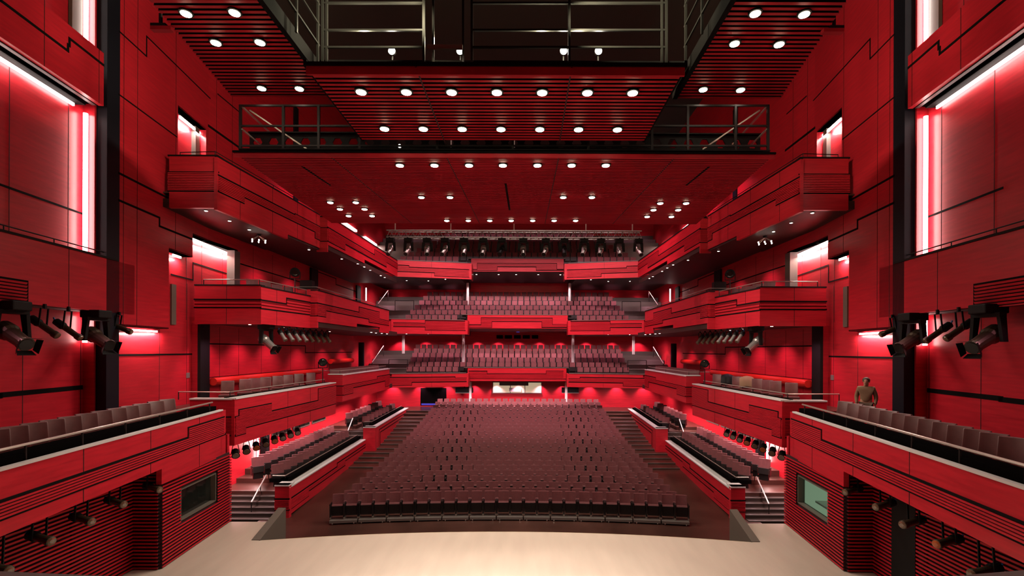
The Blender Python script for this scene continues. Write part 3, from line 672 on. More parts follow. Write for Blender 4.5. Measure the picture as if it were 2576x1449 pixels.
    for k in range(1, 7):
        z = -.90 + .15 * k; Y = 19.85 + .3 * k; mb.box(-12.9, -9.93, Y, 21.7, z - .15, z); mn.box(-12.9, -9.94, Y - .01, Y + .05, z - .025, z + .006)
    t = thing('steps', (-11, 20.2, -.9), f'dark stairs climbing from stage level to the {S} side terrace', 'stairs'); mb.build('treads', 'step', t); mn.build('nosings', 'stepgrey', t); mb, mn = MB(), MB()
    for k in range(1, 4):
        z = .22 + .21 * k; Y = 31.5 + .3 * k; mb.box(-12.9, -9.9, Y, 32.8, z - .21, z); mn.box(-12.9, -9.91, Y - .01, Y + .05, z - .025, z + .006)
    t = thing('steps', (-11, 31.6, .2), f'short dark steps between the nearer and the rear {S} terrace', 'stairs'); mb.build('treads', 'step', t); mn.build('nosings', 'stepgrey', t)
    t = thing('stair_handrail', (-10.4, 20.6, 0), f'pale sloping handrail of the stairs to the nearer terrace, {S}', 'handrail')
    e0 = at(*px('H', 262, 1135), 20.6); e1 = at(*px('H', 420, 845), 22.7)
    rail(t, [e0, e1], .03, m='ledge'); MB().tube(e0, (e0.x, e0.y, -.6), .02, 6).build('rail_post', 'railblack', t); MB().tube(e1, (e1.x, e1.y, .22), .02, 6).build('rail_post', 'railblack', t)
    m_ = (e0 + e1) / 2; MB().tube(m_, (m_.x, m_.y, .02), .02, 6).build('rail_post', 'railblack', t)
    t = thing('stair_handrail', (-10, 31, 0), f'pale sloping handrail of the steps to the rear terrace, {S}', 'handrail')
    e0 = at(*px('H', 1118, 545), 31.7); e1 = at(*px('H', 1187, 370), 33.2); rail(t, [e0, e1], .034, m='ledge')
    MB().tube(e0, (e0.x, e0.y, .3), .022, 6).build('rail_post', 'railblack', t); MB().tube(e1, (e1.x, e1.y, .85), .022, 6).build('rail_post', 'railblack', t)
    # dark post under the first tier box
    mb = MB(); q = at(*px('H', 385, 700), 24.0); mb.box(q.x - .16, q.x + .16, 23.85, 24.15, .2, 2.9); o = mb.build('terrace_post', 'black'); tag(o, f'dark post between terrace and first tier box, {S}', 'post', kind='structure')
    p = W2.hit(645, 1150); mb = MB(); q = W2.w(p[0], 0, .08); mb.tube((q.x, q.y, .7), (q.x, q.y, 2.5), .05, 8); o = mb.build('tube_light', 'led'); tag(o, f'upright white light tube on the wall at the head of the {S} stairs', 'light tube')
    for r, xa, ya, xb, yb, Ya, Yb, nm in (('J', 115, 200, 208, 65, 39.2, 42.5, 'first'), ('I', 165, 915, 245, 810, 39.2, 42.5, 'second')):
        e0, e1 = at(*px(r, xa, ya), Ya), at(*px(r, xb, yb), Yb); t = thing('stair_handrail', e0, f'pale sloping handrail of the {nm} tier side stairs at the rear, {S}', 'handrail')
        rail(t, [e0, e1], .035, [e0, e1], .9)
        mb = MB(); e2 = e0 + Vector((1.4, -.1, .25)); mb.tube(e2, e2 + Vector((1.5, 0, 0)), .03, 6); mb.tube(e2 + Vector((1.5, 0, 0)), e2 + Vector((1.5, 0, -.8)), .03, 6); mb.tube(e2, e2 + Vector((0, 0, -.8)), .03, 6); mb.build('landing_rail', 'railblack', t)
    q = at(909, 892, 38.2); mb = MB(); mb.tube((q.x, 38.2, 4.4), (q.x, 38.2, 6.9), .22, 14); o = mb.build('wall_pillar', 'column'); tag(o, f'round blue black pillar at the rear end of the {S} first tier', 'pillar', kind='structure')
    # control room windows in the terrace wall
    n = 0
    for (xa, xb, ya, yb) in ((450, 610, 540, 640), (645, 785, 440, 570), (815, 930, 395, 500)):
        s0, z1 = W2.hit(*px('H', xa, ya)); s1, z0 = W2.hit(*px('H', xb, (yb + ya) / 2 + 15)); z0, z1 = 1.62, 2.35
        t = thing('wall_window', W2.w(s0, z0), f'dark sound booth window in the {S} terrace wall, {ORD[n]} from the stage', 'window'); n += 1
        mb = MB(); mb.prism([W2.w(s0, z0), W2.w(s1, z0), W2.w(s1, z1), W2.w(s0, z1)], W2.n * .02); mb.build('pane', 'glass', t)
        mb = MB()
        for u0, u1, v0, v1 in ((s0, s1, z0 - .06, z0), (s0, s1, z1, z1 + .05), (s0 - .05, s0, z0 - .06, z1 + .05), (s1, s1 + .05, z0 - .06, z1 + .05)): mb.prism([W2.w(u0, v0), W2.w(u1, v0), W2.w(u1, v1), W2.w(u0, v1)], W2.n * .05)
        mb.build('window_frame', 'greyboard', t)

SIDE = 1
# ------------------------------------------------------------------ rear balconies
TX = 12.99
def tier(nm, zs, zrise, Y0, n, frontz, soffz, back, X):
    """stepped floor behind a rear front"""
    mb = MB()
    for k in range(n):
        mb.box(-X, X, Y0 + k * 1.0, 46.95, zs + zrise * k - .6, zs + zrise * k)
    return mb
rear = {}
for nm, lab, r0 in (('third', 'third tier', 0), ('second', 'second tier', 1), ('first', 'first tier', 2)):
    t = thing('rear_balcony', (0, 38, 12.0 - 4.5 * r0), f'red {lab} balcony front across the rear of the hall', 'balcony', mirror=1); rear[nm] = t
PL = Plane((xat(985, 38.0), 38.0), (xat(1182, 39.4), 39.4)); PCt = frontal(40.4, -4.7, 4.7)
spec = {
 'third': ([(290, 563), (890, 585)], [(290, 691), (912, 719)], [(292, 600), (410, 604), (418, 618), (900, 638)], [(292, 655), (620, 662), (626, 690), (900, 700)],
           [(895, 551), (1682, 551)], [(918, 655), (1668, 655)], [(920, 636), (968, 636), (970, 588), (1610, 588), (1613, 636), (1668, 636)], [(920, 645), (1128, 645), (1131, 617), (1445, 617), (1448, 645), (1668, 645)]),
 'second': ([(248, 1042), (860, 1045)], [(270, 1160), (880, 1160)], [(290, 1070), (545, 1072), (549, 1052), (868, 1054)], [(290, 1100), (545, 1103), (549, 1130), (870, 1130)],
           [(845, 1006), (1730, 1006)], [(888, 1115), (1700, 1115)], [(868, 1085), (998, 1085), (1002, 1030), (1574, 1030), (1578, 1085), (1700, 1085)], [(868, 1108), (1083, 1108), (1087, 1060), (1490, 1060), (1494, 1108), (1700, 1108)]),
 'first': ([(255, 291), (878, 287)], [(275, 402), (885, 396)], [(258, 320), (785, 315), (792, 326), (880, 326)], [(258, 385), (435, 383), (439, 358), (880, 357)],
           [(860, 244), (1710, 244)], [(890, 350), (1690, 350)], [(900, 268), (1045, 268), (1049, 291), (1525, 291), (1529, 268), (1665, 268)], [(890, 331), (1690, 331)]),
}
info = {}
for nm, r in (('third', 'I'), ('second', 'I'), ('first', 'J')):
    lt, lb, lu, ll, ct, cb, cu, cl = spec[nm]; t = rear[nm]
    for SIDE in (1, -1):
        f = Face(PL, r, lt, lb, lu, ll, (600,)); parapet(t, [f], pitch=.065, ledge='greyboard')
        zt, zb = f.top[0][2], f.bot[0][2]
        e = PL.w(f.bot[-1][1], 0); mb = MB(); mb.prism([(e.x, e.y, zb), (e.x, e.y, zt), (e.x, 40.6, zt), (e.x, 40.6, zb)], (.1, 0, 0)); mb.build('end_panel', 'wood', t)
        q = PL.w(f.bot[0][0], 0); mb = MB(); mb.prism([(q.x, q.y + .1, zb), (-13, q.y + .1, zb), (-13, q.y + .1, zt), (q.x, q.y + .1, zt)], (0, .1, 0)); mb.build('return_panel', 'wood', t)
    SIDE = 1
    f = Face(PCt, r, ct, cb, cu, cl); parapet(t, [f], pitch=.065, ledge='greyboard'); zc, zcb = f.top[0][2], f.bot[0][2]
    info[nm] = (zt, zb, zc, zcb)
    mb = MB(); zm_ = min(zcb + .04, zb + .75)
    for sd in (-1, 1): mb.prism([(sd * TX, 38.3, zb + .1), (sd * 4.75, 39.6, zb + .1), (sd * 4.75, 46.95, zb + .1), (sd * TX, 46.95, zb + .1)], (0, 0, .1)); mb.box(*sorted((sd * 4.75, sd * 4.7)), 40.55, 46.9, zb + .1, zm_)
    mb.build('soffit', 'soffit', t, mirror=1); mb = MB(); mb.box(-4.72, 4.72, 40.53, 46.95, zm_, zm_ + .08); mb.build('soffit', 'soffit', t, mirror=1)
    for X in (-3.6, -1.7, -.2, 1.7, 3.6): downlight(t, X, 41.6, zm_ - .005, .07)
    for X in (6, 7.6, 9.4, 11):
        for sd in (-1, 1): downlight(t, sd * X, 40.0 + (X % 2) * .6, zb + .095, .06)
print('rear info', info)
TIER = {'first': dict(z0=4.0, rise=.376, Y0=39.0, n=7), 'second': dict(z0=8.25, rise=.50, Y0=39.0, n=7), 'third': dict(z0=13.05, rise=.55, Y0=39.0, n=9)}
for nm, d in TIER.items():
    mb = MB()
    for k in range(d['n']):
        z = d['z0'] + d['rise'] * k; Y = d['Y0'] + .1 + k * 1.0
        x = 12.95
        yc = max(Y, 40.62) if k != 1 else 41.2; ys = Y - .55 if k == 0 else Y; ye = max(Y, 39.65); th = .15 if k == 0 else .5
        mb.prism([(-x, ys, z - th), (-4.85, ye, z - th), (-4.84, yc, z - th), (4.84, yc, z - th), (4.85, ye, z - th), (x, ys, z - th), (x, 46.98, z - th), (-x, 46.98, z - th)], (0, 0, th))
    mb.build('stepped_floor', 'stepgrey', rear[nm], mirror=1)
# posts carrying the tiers, white lit pillars
for X, z0, z1, Y, lab in ((-4.55, 9.9, 12.3, 43.2, 'second tier'), (-4.7, 5.0, 7.8, 41.6, 'first tier'), (-10.2, 6.0, 7.6, 43.0, 'first tier side'), (-4.25, 1.1, 3.5, 43.0, 'stalls')):
    for sd in (1, -1):
        mb = MB(); mb.tube((X, Y, z0), (X, Y, z1), .12, 12); o = mb.build('rear_post', 'white', mirror=sd)
        tag(o, f'slim pale round post behind the {lab} seats, {"left" if sd == 1 else "right"} of centre', 'post', kind='structure')
# rear wall fittings
mb = MB(); mb.box(-13, 13, 44.6, 44.8, 1, 3.6); struct('wall_rear_stalls', mb, 'wood', 'red panelled wall behind the last stalls row', mirror=1)
a, b = at(1058, 976, 44.58), at(1123, 1020, 44.58); mb = MB(); mb.box(a.x, b.x, 44.55, 44.6, b.z, a.z)
t = mb.build('door_1', 'deepblack'); tag(t, 'open dark doorway behind the stalls, left of the projection window', 'doorway', kind='structure')
a, b = at(1060, 1015, 44.5), at(1095, 1019, 44.5); mb = MB(); mb.box(a.x, b.x, 44.5, 44.54, b.z, a.z); tag(mb.build('floor_light', 'screenblue'), 'faint blue light strip at the foot of the dark doorway', 'light strip')
a, b = at(1240, 962, 44.58), at(1362, 988, 44.58)
t = thing('window_3', (0, 44.6, b.z), 'wide lit sound booth window behind the stalls', 'window', kind='structure', mirror=1)
mb = MB(); mb.box(a.x, b.x, 44.55, 44.58, b.z, a.z); mb.build('lit_interior', 'cream', t)
mb = MB(); w_ = b.x - a.x
for k in range(4): x = a.x + w_ * (k / 3 if k < 1 or k > 2 else (.36 if k == 1 else .66)); mb.box(x - .03, x + .03, 44.48, 44.56, b.z, a.z)
mb.box(a.x - .06, b.x + .06, 44.46, 44.56, b.z - .06, b.z); mb.box(a.x - .06, b.x + .06, 44.46, 44.56, a.z, a.z + .06); mb.build('window_frame', 'greyboard', t)
mb = MB(); mb.box(a.x + .6, b.x - 1.2, 44.47, 44.54, a.z - .28, a.z); mb.build('blind', 'greyboard', t)
mb = MB(); mb.box(a.x + 1.5, a.x + 2.6, 44.45, 44.5, b.z + .1, b.z + .45); mb.build('screen', 'white', t)
for xa, xb, nm in ((1147, 1190, 'left'), (1413, 1455, 'right')):
    a, b = at(xa, 975, 43.5), at(xb, 987, 43.5)
    t = thing('hanging_projector', (a.x, 43.5, b.z), f'dark ceiling projector under the first tier, {nm} of the booth window', 'projector', mirror=1)
    mb = MB(); mb.box(a.x, b.x, 43.2, 43.8, b.z, a.z); mb.build('housing', 'black', t, bevel=.02); mb = MB(); mb.box(a.x, b.x, 43.15, 43.85, b.z - .06, b.z - .01); mb.build('tray', 'alu', t)
    mb = MB(); mb.tube(((a.x + b.x) / 2, 43.5, a.z), ((a.x + b.x) / 2, 43.5, 3.45), .05, 8); mb.build('ceiling_pole', 'black', t)
# booth openings behind the first tier
for k, (xa, xb) in enumerate(((1249, 1265), (1270, 1288), (1293, 1310), (1315, 1333), (1338, 1354))):
    a, b = at(xa, 843, 46.9), at(xb, 852, 46.9); mb = MB(); mb.box(a.x, b.x, 46.93, 46.99, b.z, a.z); tag(mb.build('projection_port', 'deepblack'), f'{ORD[k]} from the left of the small dark projection ports behind the first tier', 'opening')
a, b = at(1299, 831, 46.5), at(1307, 836, 46.5); mb = MB(); mb.box(a.x, b.x, 46.4, 46.5, b.z, a.z); tag(mb.build('indicator_screen', 'screenblue'), 'tiny blue indicator above the projection ports', 'display')
for nm, (xa, xb, ya, yb, Y) in (('second tier', (930, 975, 720, 765, 41)), ('first tier', (905, 960, 885, 920, 40))):
    for sd in (1, -1): pass

mb = MB(); pts = [at(x, y, 3.0) for x, y in ((-700, 1425), (0, 1437), (352, 1452), (900, 1480), (1700, 1480), (2410, 1448), (2576, 1434), (3300, 1420))]
for a, b in zip(pts, pts[1:]): mb.prism([a, b, b + Vector((0, -.3, 0)), a + Vector((0, -.3, 0))], (0, 0, -.5))
o = mb.build('gallery_parapet', 'greyboard', mirror=1); tag(o, 'grey parapet top of the gallery behind the stage, at the lower picture corners', 'parapet')
# ------------------------------------------------------------------ hanging canopies
SIDE = 1
def slabz(Y): return CZ + 5.15 + .0706 * (Y - 12.7)
def onslab(x, y):
    u, v = uv(x, y); Y = (5.15 - .0706 * 12.7) / (v - .0706); return Vector((CX + u * Y, Y, CZ + v * Y))
def canopy(label, y0, y1, xl, xr, z, pitch=.15, h=.10, w=.08, joints=(), fascia=None, board=.12):
    t = thing('hanging_canopy', ((xl(y0) + xr(y0)) / 2, (y0 + y1) / 2, z(y0)), label, 'canopy', mirror=1)
    mb = MB(); mk = MB(); Y = y0 + (.14 if fascia else 0)
    while Y + w < y1:
        mb.box(xl(Y), xr(Y), Y, Y + w, z(Y), z(Y) + .005); mk.box(xl(Y) + .01, xr(Y) - .01, Y + .003, Y + w - .003, z(Y) + .006, z(Y) + h); Y += pitch  # black battens above the red boards stand in for shade between slats
    if fascia: mb.box(xl(y0), xr(y0), y0, y0 + .05, z(y0) - fascia[0], z(y0) + fascia[1])
    p = mb.build('slats', 'slat', t, mirror=1); mk.build('slat_gap_shade', 'seam', t, mirror=1)
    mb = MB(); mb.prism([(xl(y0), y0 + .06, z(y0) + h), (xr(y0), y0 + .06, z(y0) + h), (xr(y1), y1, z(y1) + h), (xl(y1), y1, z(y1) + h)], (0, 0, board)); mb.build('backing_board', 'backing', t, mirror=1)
    mb = MB(); zt = z(y0) + (fascia[1] if fascia else .2)
    mb.box(xl(y0) - .02, xr(y0) + .02, y0 - .03, y0 + .1, zt, zt + (fascia[2] if fascia else .08)); mb.build('edge_beam', 'seam', t, mirror=1)
    if joints:
        mb = MB()
        for X in joints: mb.prism([(X - .014, y0, z(y0) - .008), (X + .014, y0, z(y0) - .008), (X + .014, y1, z(y1) - .008), (X - .014, y1, z(y1) - .008)], (0, 0, .03))
        mb.build('panel_joint', 'joint', t, mirror=1)
    return t
Zs = 13.25
c_mid = canopy('red slatted canopy hanging in the middle, with two rows of downlights', 9.34, 12.7, lambda Y: -3.62, lambda Y: 3.68, lambda Y: 11.75, joints=(-1.5, 1.5), fascia=(.14, .02, .07), h=.05, board=.03)
c_l = canopy('red slatted canopy hanging on the left near the stage', 5.6, 13.35, lambda Y: -6.89 - .16 * (Y - 9.63), lambda Y: -4.7, lambda Y: Zs)
c_r = canopy('red slatted canopy hanging on the right near the stage', 5.6, 13.35, lambda Y: 4.75, lambda Y: 6.99 + .17 * (Y - 9.63), lambda Y: Zs)
c_f = canopy('red canopy right above the stage, only its rear edge showing', 5.6, 9.62, lambda Y: -4.62, lambda Y: 4.68, lambda Y: Zs)
c_rear = canopy('large red slatted ceiling canopy over the stalls', 12.72, 22.25, lambda Y: -7.04 - .131 * (Y - 12.7), lambda Y: 7.15 + .136 * (Y - 12.7), slabz, joints=(-4.6, -1.5, 1.5, 4.6), fascia=(.09, .02, .045), h=.04, board=.02)
for t, xs in ((c_l, -4.66), (c_r, 4.71)):
    mb = MB(); mb.box(xs - .06, xs + .06, 5.6, 13.35, Zs - .02, Zs + .32); mb.build('side_beam', 'seam', t, mirror=1)
for xs in (-3.64, 3.70):
    mb = MB(); mb.box(xs - .03, xs + .03, 9.34, 12.7, 11.77, 11.9); mb.build('side_beam', 'seam', c_mid, mirror=1)
mb = MB(); a, b = onslab(1272, 462), onslab(1274, 528); mb.prism([(a.x - .035, a.y, a.z - .012), (a.x + .035, a.y, a.z - .012), (a.x + .035, b.y, b.z - .012), (a.x - .035, b.y, b.z - .012)], (0, 0, .03))
for xa, ya, xb, yb in ((760, 418, 830, 466), (1785, 418, 1720, 466)):
    a, b = onslab(xa, ya), onslab(xb, yb); mb.prism([(a.x - .03, a.y, a.z - .012), (a.x + .03, a.y, a.z - .012), (a.x + .03, b.y, b.z - .012), (a.x - .03, b.y, b.z - .012)], (0, 0, .03))
mb.build('cable_slot', 'seam', c_rear, mirror=1)

def ceiling_light(p, label, power=800, r=.105, ang=75, group=None, col=(1, .87, .73)):
    t = thing('ceiling_downlight', (p.x, p.y, p.z), label, 'downlight', group, mirror=1)
    mb = MB(); mb.lathe((p.x, p.y, p.z + .08), (0, 0, -1), [(0, r * 1.1), (.10, r * 1.35), (.115, r * 1.35), (.12, r * 1.1)], 14); mb.build('housing', 'black', t, mirror=1)
    mb = MB(); mb.lathe((p.x, p.y, p.z - .04), (0, 0, -1), [(0, r), (.015, r * .95), (.03, r * .6)], 14); mb.build('glowing_lens', 'bulb', t, mirror=1)
    spot('downlight_beam', (p.x, p.y, p.z - .12), (p.x, p.y, 0), power, ang, col, .6, r, mirror=1)
rowlab = {}
for j, (Y, nm) in enumerate(((10.18, 'front'), (11.87, 'rear'))):
    for k in range(7):
        ceiling_light(Vector(((k - 3) * .95 + .01, Y, 11.75)), f'glowing downlight, {ORD[k]} from the left in the {nm} row of the middle canopy', PW_STAGE, ang=40, col=(1, .90, .80))
for y, xs, nm in ((413, (1006, 1093, 1180, 1265, 1352, 1438, 1524), 'row nearest the stage'), (494, (1060, 1132, 1417, 1489), 'second row'), (553, (1124, 1178, 1232, 1286, 1340, 1394, 1448), 'rearmost row')):
    for k, x in enumerate(xs): ceiling_light(onslab(x, y), f'glowing downlight, {ORD[k]} from the left in the {nm} of the large canopy', PW_HALL * (1.3 if y < 450 else 1), ang=70 if y < 450 else 155)
for sd, pts in (('left', ((831, 507), (855, 524), (877, 541), (895, 507), (917, 524), (936, 541))), ('right', ((1726, 509), (1706, 526), (1689, 543), (1661, 509), (1644, 526), (1628, 543)))):
    for k, q in enumerate(pts): ceiling_light(onslab(*q), f'glowing downlight in the {sd} cluster of the large canopy, {("outer", "inner")[k // 3]} line, {ORD[k % 3]} from the stage', PW_HALL * .7, ang=155)
for sd, pts in (('left', ((468, 30), (590, 28), (543, 104), (654, 103), (658, 219), (753, 220))), ('right', ((2023, 32), (1900, 30), (1960, 108), (1848, 106), (1863, 223), (1769, 222)))):
    for k, q in enumerate(pts): ceiling_light(onz(*q, Zs), f'glowing downlight on the {sd} canopy, {("outer", "inner")[k % 2]} lamp of the {ORD[k // 2]} pair from the stage', PW_SIDE)

# ------------------------------------------------------------------ catwalks above the canopies
t = thing('catwalk_railing', (0, 11.9, 13.3), 'black steel catwalk railing in the dark opening above the middle canopy', 'railing', mirror=1)
mb = MB()
Y = 11.9
P_ = lambda x, y, Y=Y: at(x, y, Y)
for xa, xb in ((812, 1066), (1187, 1676)):
    for y in (8, 76, 119): mb.bar(P_(xa, y), P_(xb, y), .045)
    for x in ((xa, xb) if xa < 1000 else (xa, 1432, xb)): mb.bar(P_(x, 0), P_(x, 160), .06)
for x in (1090, 1165, 822, 1665): mb.bar(P_(x, -30), P_(x, 160), .05)
mb.build('rail_frame', 'railblack', t, mirror=1)
mb = MB()
for X in (-4.45, 4.5):
    for z in (13.75, 14.25, 14.75): mb.bar((X, 8.5, z), (X, 11.9, z), .04)
    for Y in (9.6, 10.7, 11.8): mb.bar((X, Y, 13.3), (X, Y, 15.2), .05)
mb.build('side_rail', 'railblack', t, mirror=1)
mb = MB(); mb.box(-4.5, 4.5, 11.9, 12.9, 13.2, 13.42); mb.build('walkway', 'black', t, mirror=1)
mb = MB(); mb.bar((-1.75, 11.6, 13.55), (-.9, 11.6, 13.55), .06, .1); mb.build('kick_plate', 'rail', t, mirror=1)
t = thing('catwalk_railing', (0, 12.9, 11.6), 'black catwalk railing along the front edge of the large rear canopy', 'railing', mirror=1)
Y = 12.95; mb = MB(); P2 = lambda x, y: at(x, y, 12.95)
for y in (266, 317, 367): mb.bar(P2(605, y), P2(1934, y), .045)
for x in (605, 713, 802, 905, 1100, 1290, 1480, 1640, 1730, 1850, 1932): mb.bar(P2(x, 264), P2(x, 384), .06)
mb.build('rail_frame', 'railblack', t, mirror=1)
mb = MB()
for xa in (608, 1930): 
    e = P2(xa, 268); s_ = 1 if xa < 1000 else -1
    mb.bar(e, (e.x - s_ * .1, e.y + 2.4, e.z), .04); mb.bar((e.x, e.y, e.z - .6), (e.x - s_ * .1, e.y + 2.4, e.z - .6), .04); mb.bar((e.x + s_ * .1, e.y + .2, e.z), (e.x + s_ * 1.5, e.y + .6, e.z - .9), .035)
mb.build('return_rail', 'rail', t, mirror=1)
mb = MB(); mb.box(-7.0, 7.1, 12.85, 13.85, 11.61, 11.64); mb.build('walkway', 'black', t, mirror=1)
# castellated beam
t = thing('castellated_beam', (0, 13.8, 12), 'long black steel beam with hexagonal openings behind the railing', 'beam', mirror=1)
zb_, zt_ = 11.96, 12.40; x0, x1 = xat(626, 13.7), xat(1911, 13.7); n = int((x1 - x0) / .447); pt = (x1 - x0) / n; zm = (zb_ + zt_) / 2 - .02
mb = MB()
for k in range(n):
    a, b = x0 + k * pt, x0 + (k + 1) * pt; m_ = (a + b) / 2; r = .135; hx = [(m_ - r, zm), (m_ - r / 2, zm - .125), (m_ + r / 2, zm - .125), (m_ + r, zm), (m_ + r / 2, zm + .125), (m_ - r / 2, zm + .125)]
    lo = [(a, zb_), (b, zb_), (b, zm), hx[3], hx[2], hx[1], hx[0], (a, zm)]; hi = [(a, zm), hx[0], hx[5], hx[4], hx[3], (b, zm), (b, zt_), (a, zt_)]
    for poly in (lo, hi): mb.prism([(x, 13.7, z) for x, z in poly], (0, .03, 0))
mb.box(x0, x1, 13.62, 13.82, zt_, zt_ + .03); mb.box(x0, x1, 13.62, 13.82, zb_ - .03, zb_); mb.build('web', 'black', t, mirror=1)
for k, (x, Y) in enumerate(((985, 12.3), (1157, 12.3), (1418, 12.3), (1506, 12.3))):
    p = at(x, 127, Y); t = thing('work_light', p, f'glaring work lamp on the catwalk, {ORD[k]} from the left', 'work lamp', mirror=1)
    mb = MB(); mb.lathe(p + Vector((0, .18, .03)), (0, -1, -.15), [(0, .05), (.05, .08), (.16, .10)], 12); mb.build('housing', 'black', t, mirror=1)
    mb = MB(); mb.lathe(p + Vector((0, .02, 0)), (0, -1, -.15), [(0, .085), (.03, .07)], 12); mb.build('lens', 'star', t, mirror=1)
    MB().bar(p + Vector((0, .1, 0)), p + Vector((0, .1, -.42)), .03).build('stand', 'black', t, mirror=1)
p = at(1005, 367, 13.3); t = thing('work_light', p, 'small bright lamp in the gap below the middle canopy', 'work lamp', mirror=1)
MB().lathe(p + Vector((0, .1, 0)), (0, -1, -.1), [(0, .03), (.08, .05)], 10).build('housing', 'black', t, mirror=1); MB().lathe(p, (0, -1, -.1), [(0, .045), (.02, .03)], 10).build('lens', 'star', t, mirror=1)
for sd in (1, -1):
    p = at(405, 68, 10.4); t = thing('canopy_bracket', p, f'small red bracket box at the outer edge of the {"left" if sd == 1 else "right"} canopy', 'bracket', mirror=sd)
    mb = MB(); mb.box(p.x - .22, p.x + .22, p.y - .02, p.y + .1, p.z - .06, p.z + .02); mb.build('box', 'slat', t, mirror=sd); mb = MB(); mb.box(p.x - .22, p.x + .1, p.y - .02, p.y + .1, p.z + .02, p.z + .08); mb.box(p.x - .05, p.x, p.y, p.y + .05, p.z + .1, p.z + .3); mb.build('arm', 'black', t, mirror=sd)
    s = W2.hit(742, 290)[0]; mb = MB(); mb.prism([W2.w(s - .2, 13.6), W2.w(s + .25, 13.6), W2.w(s + .25, 13.6, .1), W2.w(s - .2, 13.6, .1)], (0, 0, 7)); o = mb.build('wall_pillar', 'column', mirror=sd); tag(o, f'slim dark pillar high on the {"left" if sd == 1 else "right"} wall behind the catwalk', 'pillar', kind='structure')

# ------------------------------------------------------------------ lamps
def frame(d):
    d = Vector(d).normalized(); s = d.cross(Vector((0, 0, 1))).normalized(); return d, s, s.cross(d)
def profile_lamp(p, d, label, group, L=.74, r=.085, drop=.42, body='lampbody', lens='lamplens', mirror=1, cat='stage lamp'):
    """p: pivot in the middle of the housing"""
    p = Vector(p); d, s, u = frame(d); t = thing('profile_spotlight', p + Vector((0, 0, drop)), label, cat, group, mirror=mirror)
    mb = MB(); mb.lathe(p - d * L * .52, d, [(0, r * .7), (.03, r * 1.15), (L * .30, r * 1.25), (L * .36, r * 1.0)], 12); mb.build('rear_housing', 'black', t, mirror=mirror, smooth=False)
    mb = MB(); mb.lathe(p - d * L * .18, d, [(0, r * .92), (L * .5, r * .92), (L * .52, r * 1.12), (L * .64, r * 1.12), (L * .66, r * 1.02)], 14); mb.build('barrel', body, t, mirror=mirror)
    mb = MB(); mb.lathe(p + d * L * .478, d, [(0, r * .95), (.008, r * .9), (.02, r * .45)], 12); mb.build('lens', lens, t, mirror=mirror)
    mb = MB(); top = p + Vector((0, 0, drop * .8))
    for q in (-1, 1): mb.bar(p + s * q * r * 1.45 - d * .06, top + s * q * r * 1.3, .018, .04)
    mb.bar(top - s * r * 1.4, top + s * r * 1.4, .04, .02); mb.build('yoke', 'black', t, mirror=mirror)
    mb = MB(); mb.bar(top, p + Vector((0, 0, drop)), .05, .07); mb.build('clamp', 'black', t, mirror=mirror)
    mb = MB(); mb.bar(p - d * L * .5 - u * .01, p - d * (L * .5 + .1) + u * .05, .03); mb.build('cable_plug', 'blue', t, mirror=mirror)
    return t
def moving_head(p, d, label, group, k=1.0, mirror=1, body='lampbody', flaps=True, clamp=False):
    """p: top of the base"""
    p = Vector(p); d, s, u = frame(d); t = thing('moving_head_lamp', p, label, 'stage lamp', group, mirror=mirror)
    mb = MB(); mb.box(p.x - .2 * k, p.x + .2 * k, p.y - .16 * k, p.y + .16 * k, p.z - .16 * k, p.z); mb.build('base', 'black', t, mirror=mirror, bevel=.02 * k)
    c = p + Vector((0, 0, -.55 * k)); sx = Vector((d.y, -d.x, 0)).normalized(); mb = MB()
    for q in (-1, 1): mb.prism([c + sx * q * .2 * k + Vector((0, 0, -.08 * k)) - d.cross(sx) * 0 + Vector((-.04 * k, 0, 0)), c + sx * q * .2 * k + Vector((.04 * k, 0, -.08 * k)), c + sx * q * .16 * k + Vector((.055 * k, 0, .36 * k)), c + sx * q * .16 * k + Vector((-.055 * k, 0, .36 * k))], sx * q * .05 * k)
    mb.bar(c + sx * -.21 * k + Vector((0, 0, .37 * k)), c + sx * .21 * k + Vector((0, 0, .37 * k)), .16 * k, .07 * k); mb.build('yoke', 'black', t, mirror=mirror)
    mb = MB(); mb.lathe(c - d * .26 * k, d, [(0, .09 * k), (.05 * k, .145 * k), (.22 * k, .15 * k), (.27 * k, .12 * k), (.60 * k, .105 * k), (.62 * k, .125 * k), (.66 * k, .12 * k)], 14); mb.build('head', body, t, mirror=mirror)
    mb = MB(); mb.lathe(c + d * .40 * k, d, [(0, .105 * k), (.01 * k, .1 * k)], 12); mb.build('lens', 'shell', t, mirror=mirror)
    if clamp: mb = MB(); mb.box(p.x - .04, p.x + .04, p.y - .24, p.y + .24, p.z, p.z + .03); mb.build('clamp', 'black', t, mirror=mirror)
    if flaps:
        mb = MB(); e = c + d * .40 * k
        for q in (s, -s, u, -u): mb.prism([e + q * .11 * k - q.cross(d) * .1 * k, e + q * .11 * k + q.cross(d) * .1 * k, e + q * .15 * k + d * .09 * k + q.cross(d) * .13 * k, e + q * .15 * k + d * .09 * k - q.cross(d) * .13 * k], q * .008)
        mb.build('barn_door', 'black', t, mirror=mirror)
    return t
